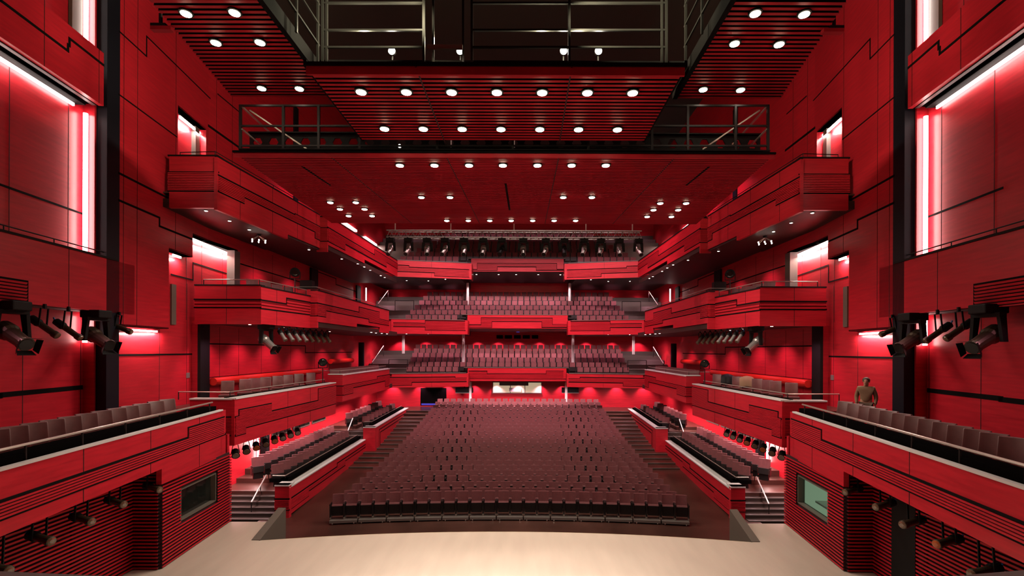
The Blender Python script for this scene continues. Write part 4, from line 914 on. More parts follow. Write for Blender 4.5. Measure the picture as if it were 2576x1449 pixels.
def fresnel(p, d, label, group, lens, drop=.38, r=.12, mirror=1):
    p = Vector(p); d, s, u = frame(d); t = thing('fresnel_lamp', p + Vector((0, 0, drop)), label, 'stage lamp', group, mirror=mirror)
    MB().lathe(p - d * .2, d, [(0, r * .6), (.03, r), (.30, r * 1.05), (.36, r * 1.2)], 12).build('housing', 'black', t, mirror=mirror)
    MB().lathe(p + d * .15, d, [(0, r * 1.08), (.02, r * .9)], 12).build('lens', lens, t, mirror=mirror)
    mb = MB(); top = p + Vector((0, 0, drop))
    for q in (-1, 1): mb.bar(p + s * q * r * 1.2, top + s * q * r * .5, .02)
    mb.bar(top - s * .07, top + s * .07, .03); mb.build('yoke', 'black', t, mirror=mirror)
for SIDE in (1, -1):
    S = LR()
    for k, (x, y, X) in enumerate(((-10, 1428, -9.1), (102, 1354, -9.35), (207, 1306, -9.5), (291, 1263, -9.68), (384, 1227, -9.85))):
        Y = (X - CX) / uv(x, y)[0]; p = at(x, y, Y)
        profile_lamp(p, (1, -.28 - .05 * k, -.06), f'bronze profile lamp under the {S} lower stage gallery, {ORD[4 - k]} from the hall end', f'profile lamps under the {S} lower stage gallery', drop=3.07 - p.z, mirror=SIDE, lens='lampamber' if (k == 1 and S == 'right') else 'lamplens')
    for k, (x, y, X) in enumerate(((112, 823, -12.0), (172, 830, -12.1), (300, 823, -12.3))):
        Y = (X - CX) / uv(x, y)[0]; p = at(x, y, Y)
        profile_lamp(p, (1, .1, -.75 if k < 2 else -.45), f'bronze profile lamp slanting below the {S} middle stage gallery, {ORD[2 - k]} from the hall end', f'profile lamps below the {S} middle stage gallery', L=.82, drop=7.48 - p.z, mirror=SIDE)
    for k, (x, X) in enumerate(((28, -11.85), (242, -12.2))):
        Y = (X - CX) / uv(x, 800)[0]; p = Vector((X, Y, 7.46))
        moving_head(p, (1, -.25, -.52), f'large moving head lamp below the {S} middle stage gallery, {("nearer the stage", "nearer the hall")[k]}', f'moving head lamps below the {S} middle stage gallery', 1.45, mirror=SIDE)
    p = Vector((-10.6, 21.0, 7.4)); moving_head(p, (1, -.3, -.75), f'moving head lamp hanging below the {S} second tier box', f'lamps below the {S} second tier box', 1.35, mirror=SIDE, body='grey')
    for k in range(8):
        Y = 21.3 + .64 * k; profile_lamp((-10.05 + .02 * k, Y, 6.93), (.75, -.35, -.9), f'profile lamp in the row below the {S} second tier box, {ORD[k]} from the stage', f'profile lamps below the {S} second tier box', L=.62, drop=.42, mirror=SIDE, body='grey' if k < 4 else 'lampbody')
    for k in range(8):
        Y = 18.55 + .72 * k; fresnel((-10.45, Y, 2.33), (.55, -.8, -.45), f'round lamp hanging below the {S} first tier box, {ORD[k]} from the stage', f'round lamps below the {S} first tier box', 'lampamber' if k in (2, 4) else 'lamplens', drop=.42, mirror=SIDE)
    # follow spots on stands
    for (x, y, X, zb_, nm) in ((742, 685, -10.35, 9.0, 'second'), (812, 911, -10.3, 4.3, 'first')):
        Y = (X - CX) / uv(x, y)[0]; p = at(x, y, Y); t = thing('follow_spot', (p.x, p.y, zb_), f'round black lamp on a stand at the {S} {nm} tier box', 'stage lamp', mirror=SIDE)
        d = Vector((.5, -1, -.1)).normalized(); MB().lathe(p - d * .18, d, [(0, .1), (.06, .2), (.26, .22), (.30, .2)], 16).build('housing', 'black', t); MB().lathe(p + d * .11, d, [(0, .19), (.02, .12)], 14).build('lens', 'glass', t)
        mb = MB(); mb.bar(p + Vector((-.24, 0, -.3)), p + Vector((-.24, 0, .02)), .03); mb.bar(p + Vector((.24, 0, -.3)), p + Vector((.24, 0, .02)), .03); mb.bar(p + Vector((-.25, 0, -.3)), p + Vector((.25, 0, -.3)), .03); mb.build('yoke', 'black', t)
        MB().tube(p + Vector((0, 0, -.3)), (p.x, p.y, zb_), .025, 8).build('stand', 'railblack', t)
    p = at(773, 716, 24.2); t = thing('stage_monitor', p, f'black monitor box standing at the end of the {S} second tier front', 'loudspeaker', mirror=SIDE)
    mb = MB(); mb.box(p.x - .3, p.x + .3, p.y - .2, p.y + .2, p.z - .28, p.z + .2); mb.build('cabinet', 'black', t, bevel=.05)
SIDE = 1
# lighting truss in front of the third tier
t = thing('lighting_truss', (0, 25.6, 12.2), 'long grey lattice lighting truss hanging before the third tier', 'truss', mirror=1)
xa, xb = xat(974, 25.6), xat(1611, 25.6); mb = MB(); z0, z1 = 12.22, 12.58
for Y in (25.4, 25.8):
    for z in (z0, z1): mb.tube((xa, Y, z), (xb, Y, z), .03, 6)
mb.build('chord', 'grey', t, mirror=1)
mb = MB(); n = 36
for k in range(n):
    u0, u1 = xa + (xb - xa) * k / n, xa + (xb - xa) * (k + 1) / n; um = (u0 + u1) / 2
    for Y in (25.4, 25.8): mb.tube((u0, Y, z0), (um, Y, z1), .014, 5); mb.tube((um, Y, z1), (u1, Y, z0), .014, 5)
    mb.tube((u0, 25.4, z0), (um, 25.8, z0), .014, 5); mb.tube((u0, 25.4, z1), (um, 25.8, z1), .014, 5)
mb.build('lattice', 'grey', t, mirror=1)
for k, x in enumerate((993, 1133, 1292, 1473, 1590)):
    X = xat(x, 25.6); MB().tube((X, 25.6, z1), (X, 25.6, 20.4), .035, 6).build('hoist_cable', 'rail', t, mirror=1)
for k, x in enumerate((262, 408, 560, 705, 858, 1015, 1165, 1338, 1520, 1670, 1830, 1965, 2115, 2270)):
    X = xat(900 + x / 3.22, 25.6); moving_head((X, 25.6, z0 - .03), (random.uniform(-.35, .35), -.75, -.8), f'moving head lamp hanging from the long truss, {ORD[k]} from the left', 'moving head lamps on the long truss', 1.05, body='grey' if k not in (6, 9) else 'black', flaps=False, clamp=True)

# ------------------------------------------------------------------ seats
class Kit:
    """meshes of one kind of seat, shared by all its copies; faces -Y, stands on z=0"""
    def __init__(self): self.parts = []
    def add(self, name, mb, material, bevel=0, smooth=False, label=None):
        o = mb.build(name, material, None, 1, smooth, bevel); me = o.data; COL.objects.unlink(o); bpy.data.objects.remove(o); self.parts.append((name, me, label)); return self
def place(kit, name, loc, rz, label, cat, group, only=None):
    if len(kit.parts) == 1:
        o = bpy.data.objects.new(name, kit.parts[0][1]); COL.objects.link(o); o.location = (loc[0], loc[1], loc[2] + .004); o.rotation_euler = (0, 0, rz); return tag(o, label, cat, group)
    r = bpy.data.objects.new(name, None); COL.objects.link(r); r.location = (loc[0], loc[1], loc[2] + .004); r.rotation_euler = (0, 0, rz); r.empty_display_size = .1; tag(r, label, cat, group)
    for nm, me, lb in kit.parts:
        o = bpy.data.objects.new(nm, me); COL.objects.link(o); o.parent = r
        if lb: o['label'] = lb
    return r
def curved(w, z0, z1, y, th, lean, n=6, bow=.03):   # upholstered back, slightly bowed
    mb = MB(); pts = []
    for k in range(n + 1):
        x = -w / 2 + w * k / n; pts.append((x, -bow * (2 * x / w) ** 2))
    out = [(x, y + b) for x, b in pts] + [(x, y + b + th) for x, b in reversed(pts)]
    i = len(mb.v); m = len(out)
    for z, sh in ((z0, 0), (z1, lean)):
        mb.v += [Vector((x, yy + sh, z)) for x, yy in out]
    mb.f.append(tuple(range(m))); mb.f.append(tuple(range(2 * m - 1, m - 1, -1)))
    for k in range(m): mb.f.append((k, (k + 1) % m, m + (k + 1) % m, m + k))
    return mb
K_stall = Kit()
K_stall.add('backrest', curved(.44, .42, .96, -.05, .09, .10), 'seat')
mb = MB(); mb.prism([(-.215, -.17, .53), (.215, -.17, .53), (.215, -.10, .53), (-.215, -.10, .53)], (0, .03, .05)); mb.prism([(-.21, -.10, .14), (.21, -.10, .14), (.21, -.06, .14), (-.21, -.06, .14)], (0, -.02, .40)); K_stall.add('seat', mb, 'seat')
mb = MB(); mb.prism([(-.215, -.15, .13), (.215, -.15, .13), (.215, -.10, .13), (-.215, -.10, .13)], (0, -.035, .40)); K_stall.add('seat_shell', mb, 'shell')
mb = MB()
for s in (-1, 1):
    mb = MB(); mb.prism([(s * .265 - .015, -.30, .645), (s * .265 - .015, -.30, .60), (s * .265 - .015, -.26, .60), (s * .265 - .015, -.26, .10), (s * .265 - .015, .06, .10), (s * .265 - .015, .06, .645)], (.03, 0, 0)); K_stall.add('armrest', mb, 'shell')
    mb = MB(); mb.box(s * .265 - .024, s * .265 + .024, -.20, .02, 0, .105); K_stall.add('pedestal', mb, 'alu')
def far_seat(bw=.44):
    mb = curved(bw, .56, .94, -.04, .08, .09, 3); n0 = len(mb.f); mb.box(-bw / 2, bw / 2, -.16, -.02, .22, .55); mb.box(-.25, .25, -.02, .04, .0, .60)
    for i in range(n0, len(mb.f)): mb.m[i] = 1
    return mb
K_bal = Kit(); mb = curved(.49, .50, .95, -.04, .08, .09, 3); K_bal.add('backrest', mb, 'seat')
mb = MB(); mb.prism([(-.22, -.17, .30), (.22, -.17, .30), (.22, -.09, .30), (-.22, -.09, .30)], (0, .02, .26)); K_bal.add('seat', mb, 'shell'); mb = MB(); mb.box(-.2, .2, -.08, .04, 0, .30); K_bal.add('base', mb, 'shell')
for s in (-1, 1): mb = MB(); mb.box(s * .262 - .014, s * .262 + .014, -.14, .06, .2, .60); K_bal.add('armrest', mb, 'shell')
K_far = Kit(); K_far.add('balcony_chair', far_seat(), ('seat', 'shell'))
FAR = far_seat()
NEAR = MB()
for nm, me, lb in K_stall.parts[:3] + [q for q in K_stall.parts if q[0] == 'armrest']:
    i = len(NEAR.v); n0 = len(NEAR.f); NEAR.v += [v.co.copy() for v in me.vertices]; NEAR.f += [tuple(i + q for q in p.vertices) for p in me.polygons]
    if nm in ('seat_shell', 'armrest'): NEAR.m.update({k: 1 for k in range(n0, len(NEAR.f))})
def stamp(dst, src, loc, rz):
    m = Matrix.Translation(Vector(loc) + Vector((0, 0, .004))) @ Matrix.Rotation(rz, 4, 'Z'); i = len(dst.v); dst.v += [m @ v for v in src.v]; nf = len(dst.f); dst.f += [tuple(q + i for q in f) for f in src.f]; dst.m.update({nf + k: v for k, v in src.m.items()})

ROWN = ['front row'] + [f'{o} row from the stage' for o in ORD[1:]]
cnt = 0; rest = MB()
front_pairs = []
for i in range(24):
    if i == 0: xs = [(k - 6) * 1.135 + s * .277 for k in range(13) for s in (-1, 1)]
    else:
        n = 26 if i % 2 == 0 else 25; wdt = 14.55 - .02 * i; xs = [-wdt / 2 + wdt * (k + .5) / n for k in range(n)]
    for k, X in enumerate(xs):
        p, a = rowp(i, X); p.z = rowz(i) + (.17 if i == 0 else 0)
        if cnt < 300:
            place(K_stall, 'stalls_chair', p, -a, f'maroon tip-up stalls seat, {ORD[k]} from the left aisle, {ROWN[i]}', 'seat', f'stalls seats of the {ROWN[i]}'); cnt += 1
        else:
            stamp(rest, NEAR, p, -a)
            q = MB()
o = rest.build('rear_stalls_seats', ('seat', 'shell'), mirror=1); tag(o, 'maroon seats of the stalls rows further from the stage', 'seats', kind='stuff')
for k in range(13):
    p, a = rowp(0, (k - 6) * 1.135); ca, sa = math.cos(a), math.sin(a); p.z = rowz(0)
    t = thing('seat_wagon', p, f'low wheeled wagon under the {ORD[k]} pair of front row seats from the left aisle', 'seat wagon', 'wheeled wagons under the front row', mirror=1)
    ex = Vector((ca, -sa, 0)); ey = Vector((sa, ca, 0)); mb = MB()
    mb.obox(p + ey * -.14 + Vector((0, 0, .145)), ex * .54, ey * .20, (0, 0, .025)); mb.build('platform', 'stepgrey', t, mirror=1)
    mb = MB(); mb.obox(p + ey * -.36 + Vector((0, 0, .12)), ex * .54, ey * .02, (0, 0, .05)); mb.build('beam', 'grey', t, mirror=1)
    for s in (-1, 1):
        for yy in (-.34, .08):
            c_ = p + ex * s * .42 + ey * yy; mb = MB(); mb.tube(c_ + ex * -.02 + Vector((0, 0, .052)), c_ + ex * .02 + Vector((0, 0, .052)), .05, 10); mb.build('caster', 'alu', t, mirror=1)

# terrace seats
for SIDE in (1, -1):
    S = LR()
    def row(kit, name, p0, p1, n, rz, lab, cat, grp):
        for k in range(n):
            q = Vector(p0).lerp(Vector(p1), k / max(1, n - 1)); place(kit, name, (q.x * SIDE, q.y, q.z), rz * SIDE, lab(k), cat, grp)
    a0, a1 = ST.w(1.2, .25, -1.0), ST.w(ST.L - 1.0, .25, -1.0)
    row(K_bal, 'terrace_chair', a0, a1, 14, .75, lambda k: f'pinkish maroon terrace seat, {ORD[k]} from the stage in the front row, nearer {S} terrace', 'seat', f'seats of the nearer {S} terrace, front row')
    row(K_bal, 'terrace_chair', a0 + Vector((-1.0, .2, .27)), a1 + Vector((-1.0, .2, .27)), 15, .75, lambda k: f'pinkish maroon terrace seat, {ORD[k]} from the stage in the back row, nearer {S} terrace', 'seat', f'seats of the nearer {S} terrace, back row')
    a0, a1 = ST2.w(1.5, .85, -1.0), ST2.w(ST2.L - 1.2, .85, -1.0)
    row(K_bal, 'terrace_chair', a0, a1, 8, .75, lambda k: f'pinkish maroon seat, {ORD[k]} from the stage in the front row, rear {S} terrace', 'seat', f'seats of the rear {S} terrace, front row')
    row(K_bal, 'terrace_chair', a0 + Vector((-1.2, .2, .2)), a1 + Vector((-1.2, .2, .2)), 8, .75, lambda k: f'pinkish maroon seat, {ORD[k]} from the stage in the back row, rear {S} terrace', 'seat', f'seats of the rear {S} terrace, back row')
    a0, a1 = SC.w(.8, 4.25, -.8), SC.w(SC.L - .8, 4.25, -.8)
    row(K_far, 'balcony_chair', a0, a1, 12, .7, lambda k: f'maroon seat, {ORD[k]} from the stage behind the {S} first tier front', 'seat', f'seats behind the {S} first tier front')
    a0, a1 = SD2.w(.8, 8.45, -.75), SD2.w(SD2.L - .8, 8.45, -.75)
    row(K_far, 'balcony_chair', a0, a1, 15, .7, lambda k: f'maroon seat, {ORD[k]} from the stage behind the {S} second tier front', 'seat', f'seats behind the {S} second tier front')
    a0, a1 = SD.w(.5, 8.35, -.75), SD.w(SD.L - .6, 8.35, -.75)
    row(K_far, 'balcony_chair', a0, a1, 4, .7, lambda k: f'maroon seat, {ORD[k]} from the stage in the {S} second tier box', 'seat', f'seats in the {S} second tier box')
SIDE = 1
# rear balcony seats
nb = 0; far = MB()
EXT = {'first': lambda k: (-9.15 - .08 * k, 9.15 + .03 * k), 'second': lambda k: (-9.25 + .15 * k, 9.1 - .15 * k), 'third': lambda k: (-9.7 + .45 * k, 9.7 - .45 * k)}
NR = {'first': 6, 'second': 6, 'third': 9}
for nm in ('first', 'second', 'third'):
    d = TIER[nm]
    for k in range(NR[nm]):
        x0, x1 = EXT[nm](k); n = int((x1 - x0) / .53); Y = d['Y0'] + .75 + k; z = d['z0'] + d['rise'] * k
        for j in range(n):
            X = x0 + (x1 - x0) * (j + .5) / n
            if k == 0 and abs(X) < 4.95: continue
            p = Vector((X, Y, z)); a = math.atan2(X, 60)
            if nb < 300 and nm != 'third':
                place(K_far, 'balcony_chair', p, -a, f'maroon seat, {ORD[j]} from the left, {ORD[k]} row of the {nm} tier', 'seat', f'{nm} tier rear seats, {ORD[k]} row'); nb += 1
            else: stamp(far, FAR, p, -a)
o = far.build('upper_tier_seats', ('seat', 'shell'), mirror=1); tag(o, 'maroon seats of the topmost rear balcony behind the truss', 'seats', kind='stuff')

# loose chairs of the stage galleries and first tier boxes
K_ch = Kit()
K_ch.add('backrest', curved(.45, .50, 1.0, .14, .10, .12, 8, .035), 'leather', .02, True)
mb = MB(); mb.box(-.26, .26, -.28, .2, .40, .48); K_ch.add('seat', mb, 'leather', .015)
for sx in (-1, 1):
    for sy in (-.24, .2):
        mb = MB(); mb.box(sx * .23 - .018, sx * .23 + .018, sy - .018, sy + .018, 0, .40); K_ch.add('leg', mb, 'railblack')
for SIDE in (1, -1):
    S = LR()
    LPL = Plane(PA.w(0, 0, -1.0)[:2], PA.w(PA.L, 0, -1.0)[:2])
    for k, x in enumerate((-62, -4, 46, 96, 142, 186, 228, 266, 304, 336, 367, 402, 430)):
        t_, _ = LPL.hit(x, 1050); q = LPL.w(t_, 3.65)
        place(K_ch, 'gallery_chair', (q.x * SIDE, q.y, q.z), (1.05) * SIDE, f'brown leather chair on the {S} lower stage gallery, {ORD[12 - k]} from the hall end', 'chair', f'chairs on the {S} lower stage gallery')
    LPB = Plane(SB.w(0, 0, -1.0)[:2], SB.w(SB.L, 0, -1.0)[:2])
    for k, x in enumerate((571, 616, 640, 668, 698, 725, 752, 782)):
        t_, _ = LPB.hit(x, 960); q = LPB.w(t_, 4.05)
        place(K_ch, 'box_chair', (q.x * SIDE, q.y, q.z), .45 * SIDE, f'brown chair in the {S} first tier box, {ORD[k]} from the stage', 'chair', f'chairs in the {S} first tier box')
SIDE = 1
# coats over two chairs of the right box
for k, (x, m, nm) in enumerate(((698, 'jacket', 'tan coat'), (640 + 0, 'jacket', ''), (752, 'black', 'black bag'))):
    if not nm: continue
    t_, _ = LPB.hit(x, 960); q = LPB.w(t_, 4.05); q.x = -q.x; R_ = Matrix.Translation(q) @ Matrix.Rotation(-.45, 4, 'Z'); mb = MB(); nseg = 8
    prof = [(-.02, .62), (.03, .86), (.14, 1.06), (.24, 1.09), (.33, 1.05), (.38, .85), (.40, .55)]; i = 0
    for j, xx in enumerate([-.31 + .62 * u / nseg for u in range(nseg + 1)]):
        for (yy, zz) in prof:
            w_ = 1 - .10 * (xx / .31) ** 2 + random.uniform(-.012, .012); mb.v.append(R_ @ Vector((xx, yy + .015 * math.sin(j * 2.1), zz * w_)))
    mlen = len(prof)
    for j in range(nseg):
        for u in range(mlen - 1): a = j * mlen + u; mb.f.append((a, a + 1, a + 1 + mlen, a + mlen))
    n0 = len(mb.v); mb.v += [v + Vector((0, .012, -.02)) for v in mb.v[:]]; mb.f += [tuple(reversed([q + n0 for q in f])) for f in mb.f[:]]
    o = mb.build('draped_coat' if k == 0 else 'soft_bag', m, mirror=1, smooth=True); tag(o, f'{nm} lying over a chair of the right first tier box', nm.split()[1])

# ------------------------------------------------------------------ person on the right gallery
def person():
    base = Vector((11.9, 16.0, 3.65)); uu = uv(2179, 960)[0]; base.x = CX + uu * base.y
    t = thing('person', base, 'person in a tan jacket standing behind the chairs on the right gallery', 'person', mirror=1)
    rot = Matrix.Rotation(-.7, 4, 'Z')
    J = {'pel': (0, 0, .95), 'w': (0, .01, 1.10), 'ch': (0, .0, 1.32), 'nk': (0, .01, 1.50), 'hb': (0, -.01, 1.58), 'hd': (0, -.02, 1.68), 'ht': (0, -.01, 1.77)}
    E = [('pel', 'w'), ('w', 'ch'), ('ch', 'nk'), ('nk', 'hb'), ('hb', 'hd'), ('hd', 'ht')]
    Rr = {'pel': (.17, .12), 'w': (.16, .11), 'ch': (.19, .13), 'nk': (.065, .065), 'hb': (.075, .08), 'hd': (.082, .10), 'ht': (.055, .065)}
    for s, n in ((-1, 'l'), (1, 'r')):
        J.update({'sh' + n: (s * .20, .0, 1.44), 'el' + n: (s * .27, .03, 1.15), 'wr' + n: (s * .25, -.10, .92), 'hp' + n: (s * .10, 0, .90), 'kn' + n: (s * .11, -.02, .50), 'an' + n: (s * .11, .02, .09), 'to' + n: (s * .13, -.16, .04)})
        E += [('ch', 'sh' + n), ('sh' + n, 'el' + n), ('el' + n, 'wr' + n), ('pel', 'hp' + n), ('hp' + n, 'kn' + n), ('kn' + n, 'an' + n), ('an' + n, 'to' + n)]
        Rr.update({'sh' + n: (.075, .075), 'el' + n: (.05, .05), 'wr' + n: (.032, .028), 'hp' + n: (.095, .1), 'kn' + n: (.062, .062), 'an' + n: (.045, .05), 'to' + n: (.045, .035)})
    def skin(name, keys, edges, grow, material, root, lvl=2):
        me = bpy.data.meshes.new(name); idx = {k: i for i, k in enumerate(keys)}
        me.from_pydata([rot @ Vector(J[k]) for k in keys], [(idx[a], idx[b]) for a, b in edges], []); o = bpy.data.objects.new(name, me); COL.objects.link(o); o.parent = t
        m = o.modifiers.new('skin', 'SKIN'); m.use_smooth_shade = True
        if not me.skin_vertices: bpy.context.view_layer.objects.active = o
        for k, i in idx.items(): sv = me.skin_vertices[0].data[i]; sv.radius = [r + grow for r in Rr[k]]; sv.use_root = (k == root)
        s_ = o.modifiers.new('sub', 'SUBSURF'); s_.levels = lvl; s_.render_levels = lvl; me.materials.append(M[material]); return o
    # hands: palm and fingers
    for s, n in ((-1, 'l'), (1, 'r')):
        w = Vector(J['wr' + n]); fw = Vector((-.02 * s, -.10, -.16)).normalized(); sd_ = Vector((0, -1, .6)).normalized()
        J['pa' + n] = tuple(w + fw * .085); E.append(('wr' + n, 'pa' + n)); Rr['pa' + n] = (.034, .018)
        for q, (off, ln) in enumerate(((-.028, .065), (-.009, .078), (.010, .074), (.028, .058))):
            k1, k2, k3 = f'f{n}{q}a', f'f{n}{q}b', f'f{n}{q}c'; b0 = w + fw * .10 + sd_ * off
            J[k1] = tuple(b0); J[k2] = tuple(b0 + fw * ln * .55 + Vector((-s * .012, 0, 0))); J[k3] = tuple(b0 + fw * ln + Vector((-s * .035, 0, .008)))
            E += [('pa' + n, k1), (k1, k2), (k2, k3)]; Rr[k1] = (.010, .010); Rr[k2] = (.009, .009); Rr[k3] = (.007, .007)
        k1, k2 = f't{n}a', f't{n}b'; J[k1] = tuple(w + fw * .045 - sd_ * .04 + Vector((0, -.02, 0))); J[k2] = tuple(w + fw * .09 - sd_ * .062 + Vector((0, -.02, 0))); E += [('pa' + n, k1), (k1, k2)]; Rr[k1] = (.011, .011); Rr[k2] = (.009, .009)
    body = skin('body', list(J), E, 0, 'skin', 'pel')
    tk = ['pel', 'w', 'ch', 'nk', 'shl', 'ell', 'wrl', 'shr', 'elr', 'wrr']; J2 = dict(J)
    J['nk'] = (0, .01, 1.47); Rr['nk'] = (.07, .07); skin('jacket', tk, [e for e in E if e[0] in tk and e[1] in tk], .016, 'jacket', 'pel')
    lk = ['pel', 'hpl', 'knl', 'anl', 'hpr', 'knr', 'anr']; skin('trousers', lk, [e for e in E if e[0] in lk and e[1] in lk], .014, 'trousers', 'pel')
    # head details
    def P(v): q = rot @ Vector(v) + base; return q
    mb = MB(); mb.lathe(P((0, .022, 1.645)), (rot @ Vector((0, .10, 1))), [(0, .098), (.05, .112), (.11, .105), (.15, .07), (.165, .02)], 16); mb.build('hair', 'hair', t, mirror=1, smooth=True)
    mb = MB(); c = P((0, -.105, 1.655)); mb.lathe(c + Vector((0, 0, .03)), (rot @ Vector((0, -.35, -1))), [(0, .008), (.03, .016), (.045, .008)], 8); mb.build('nose', 'skin', t, mirror=1, smooth=True)
    for s in (-1, 1):
        mb = MB(); mb.lathe(P((s * .034, -.095, 1.685)), rot @ Vector((0, -1, 0)), [(0, .010), (.006, .008), (.009, .003)], 8); mb.build('eye', 'hair', t, mirror=1)
        mb = MB(); mb.lathe(P((s * .085, -.005, 1.665)), rot @ Vector((s, 0, 0)), [(0, .03), (.012, .03), (.018, .02)], 10); mb.build('ear', 'skin', t, mirror=1)
    mb = MB(); mb.bar(P((-.025, -.108, 1.615)), P((.025, -.108, 1.615)), .012, .01); mb.build('mouth', 'seat', t, mirror=1)
try: person()
except Exception as e: print('person failed', e)

# ------------------------------------------------------------------ light
w = bpy.data.worlds.new('world'); sc.world = w; w.use_nodes = True
w.node_tree.nodes['Background'].inputs[0].default_value = (.0, .0, .0, 1); w.node_tree.nodes['Background'].inputs[1].default_value = 0
WARM, NEU, PINK = (1, .78, .55), (1, .80, .72), (1, .42, .60)
for SIDE in (1, -1):
    # cove strips (the tubes themselves glow; these carry their light)
    mb = MB(); mb.prism([WB.w(WB.sY(1), 13.66, .0), WB.w(WB.sY(14.6), 13.66, 0), WB.w(WB.sY(14.6), 13.66, .3), WB.w(WB.sY(1), 13.66, .3)], (0, 0, .03)); struct('trim_cove_shield_' + LR(), mb, 'seam', f'added black lip shielding the soffit from the long cove light, {LR()}')  # lip added to keep the cove light off the soffit
    p = WB.w(WB.sY(8.5), 13.5, .14); area('cove_beam', p, p + Vector((-.35, 0, -1)), 110, 12, .06, NEU, SIDE, along=WB.d)
    p = WS.w(WS.sY(22), 10.72, .17); area('cove_beam', p, p + Vector((-.25, 0, -1)), 170, 3.6, .08, NEU, SIDE, along=WS.d)
    p = WS.w(WS.sY(19), 9.84, .17); area('cove_beam', p, p + Vector((-.25, 0, -1)), 20, .5, .06, NEU, SIDE, along=WS.d)
    p = WS.w(WS.sY(17.1), 6.86, .17); area('cove_beam', p, p + Vector((-.25, 0, -1)), 60, 2.0, .06, NEU, SIDE, along=WS.d)
    p = WS.w(WS.sY(19.9), 15.36, .17); area('cove_beam', p, p + Vector((-.25, 0, -1)), 60, 1.4, .06, NEU, SIDE, along=WS.d)
    for Y0, Y1, z in ((35.5, 38.8, 15.75), (40.9, 44, 15.75)):
        mb = MB(); mb.prism([W2.w(W2.sY(Y0), z, .03), W2.w(W2.sY(Y1), z, .03), W2.w(W2.sY(Y1), z, .12), W2.w(W2.sY(Y0), z, .12)], (0, 0, .14)); o = mb.build('wall_strip_light', 'led'); tag(o, f'slanting white strip light on the {LR()} third tier wall, {"nearer the stage" if Y0 < 40 else "nearer the rear"}', 'light strip')
        p = W2.w(W2.sY((Y0 + Y1) / 2), z - .05, .25); area('cove_beam', p, p + Vector((0, 0, -1)), 120, 3, .1, NEU, SIDE, along=W2.d)
    mb = MB(); q = at(921, 741, 40.2); mb.tube((-12.6, 40.2, q.z - .5), (-12.6, 40.2, q.z + .55), .05, 8); o = mb.build('tube_light', 'ledsoft'); tag(o, f'short white upright light at the far end of the {LR()} second tier', 'light tube')
    # first tier box strip above the padded ledge, terraces, balcony undersides
    for Y in (20.5, 23, 25.5): spot('box_downlight', (-11.8, Y, 7.3), (-12.6, Y, 4.0), 260, 100, PINK, .8, .08, SIDE)
    for Y in (29, 32.5, 36): spot('box_downlight', (-11.6, Y, 7.1), (-12.3, Y, 4.5), 260, 100, PINK, .8, .08, SIDE)
    for Y in (39.2, 42.5):
        for z in (11.4, 7.0): spot('box_downlight', (-11.3, Y, z), (-12.4, Y, z - 3), 300, 110, PINK, .8, .08, SIDE)
    for Y in (24.5, 28, 31.5, 35): spot('box_downlight', (-11.6, Y, 11.2), (-12.4, Y, 8), 260, 100, PINK, .8, .08, SIDE)
    for Y, L_ in ((23.5, 8), (33, 9)): area('terrace_beam', (-11.7, Y, 2.62), (-12.1, Y, 0), 420, L_, .25, (1, .62, .64), SIDE, 130, Vector((0, 1, 0)))
    for Y in (28, 32, 36): spot('box_downlight', (-11.5, Y, 17), (-12.5, Y, 13), 300, 110, PINK, .8, .1, SIDE)
    for Y in (8, 11, 14): spot('gallery_downlight', (-11.7, Y, 7.35), (-11.0, Y, 3.6), 22, 120, PINK, .8, .06, SIDE)
    q = W2.w(W2.hit(645, 1150)[0], 0, .3); point('tube_beam', (q.x * SIDE, q.y, 1.6), 70, NEU, .3)
    for Y in (18.6,): spot('passage_light', (-11.2, Y, 2.6), (-12.5, Y + 1.5, 0), 160, 130, NEU, .8, .08, SIDE)
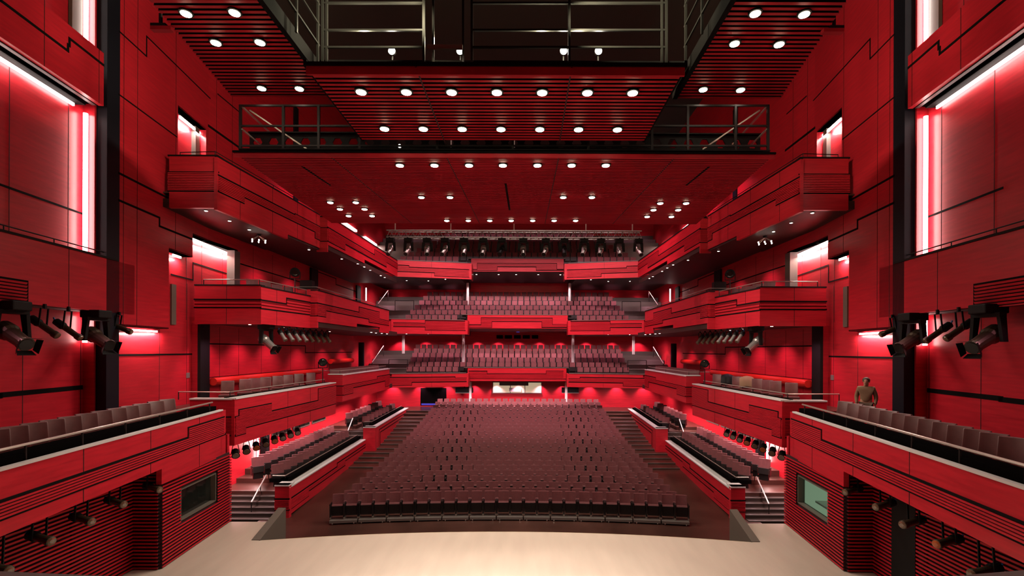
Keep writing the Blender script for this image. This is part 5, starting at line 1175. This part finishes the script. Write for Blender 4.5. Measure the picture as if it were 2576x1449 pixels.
for X in (-11.5, -9, -6.5, -4.0, -2, 0, 2, 4.0, 6.5, 9, 11.5):
    for (z, Y, zt_, pw) in ((12.1, 42.4, 9, 210), (7.6, 42.4, 5, 210), (11.95, 46.3, 9, 230), (7.5, 46.3, 5, 230), (19, 45, 16, 110), (3.3, 41.0, 1, 380), (3.3, 44.1, 1, 230)):
        spot('tier_downlight', (X, Y, z), (X, Y + .5, zt_), pw, 100 if Y > 43 else 150, PINK if Y > 43 else (1, .62, .66), .7, .08, 1)
for X in (-8.5, -6, -3, 0, 3, 6, 8.5):
    for (z, Y, zt_, pw) in ((11.9, 41.8, 9, 200), (7.4, 41.8, 5, 200)): spot('tier_downlight', (X, Y, z), (X, Y, zt_), pw, 105, PINK, .7, .08, 1)
# light from the catwalk lamps, then unseen fills added for tiers, stalls and walls
for k, X in enumerate((-3.4, -1.6, 1.0, 1.9)):
    point('work_light_beam', (X, 12.0, 13.95), PW_WORK, (1, .93, .62))
for k in range(9):
    X = -8 + 2 * k; spot('unseen_house_fill', (X * .9, 27, 20.2), (X * 1.05, 39.2, 4.4), PW_FILL * 1.2, 60, (1, .55, .62), .4, .1, 1)  # unseen spots added to brighten the rear tier fronts
for k in range(6):
    X = -7.5 + 3 * k; spot('unseen_house_fill', (X * .8, 25, 20.2), (X, 36, 0), PW_FILL * .36, 76, (1, .78, .72), .8, .1, 1)  # added spots without fixtures, lifting the rear stalls
for sd in (1, -1):
    for (X, Y, tx, ty, tz, pw) in ((1.5, 11.0, 12, 20, 15.5, 1900), (2.0, 10.2, 12.2, 14.5, 15.5, 1100)): spot('upper_wall_fill', (sd * X, Y, 14.3), (sd * tx, ty, tz), pw, 75, (1, .92, .60), .7, .15, 1)  # extra unseen spots added to brighten the upper walls
    for (Y, ty, tz, pw) in ((27, 29, 9.5, 2600), (30, 35, 8.5, 2400)): spot('unseen_house_fill', (-sd * 1.5, Y, 19.5), (sd * 9.5, ty, tz), pw, 72, (1, .50, .58), .8, .12, 1)  # added spots, no fixture, for the side balcony fronts
spot('booth_light', (10.9, 15.6, 2.6), (11.2, 15.6, 1), 60, 140, (.85, 1, .8), .8, .1, 1)

for o in bpy.data.objects:
    if '_org' in o: del o['_org']
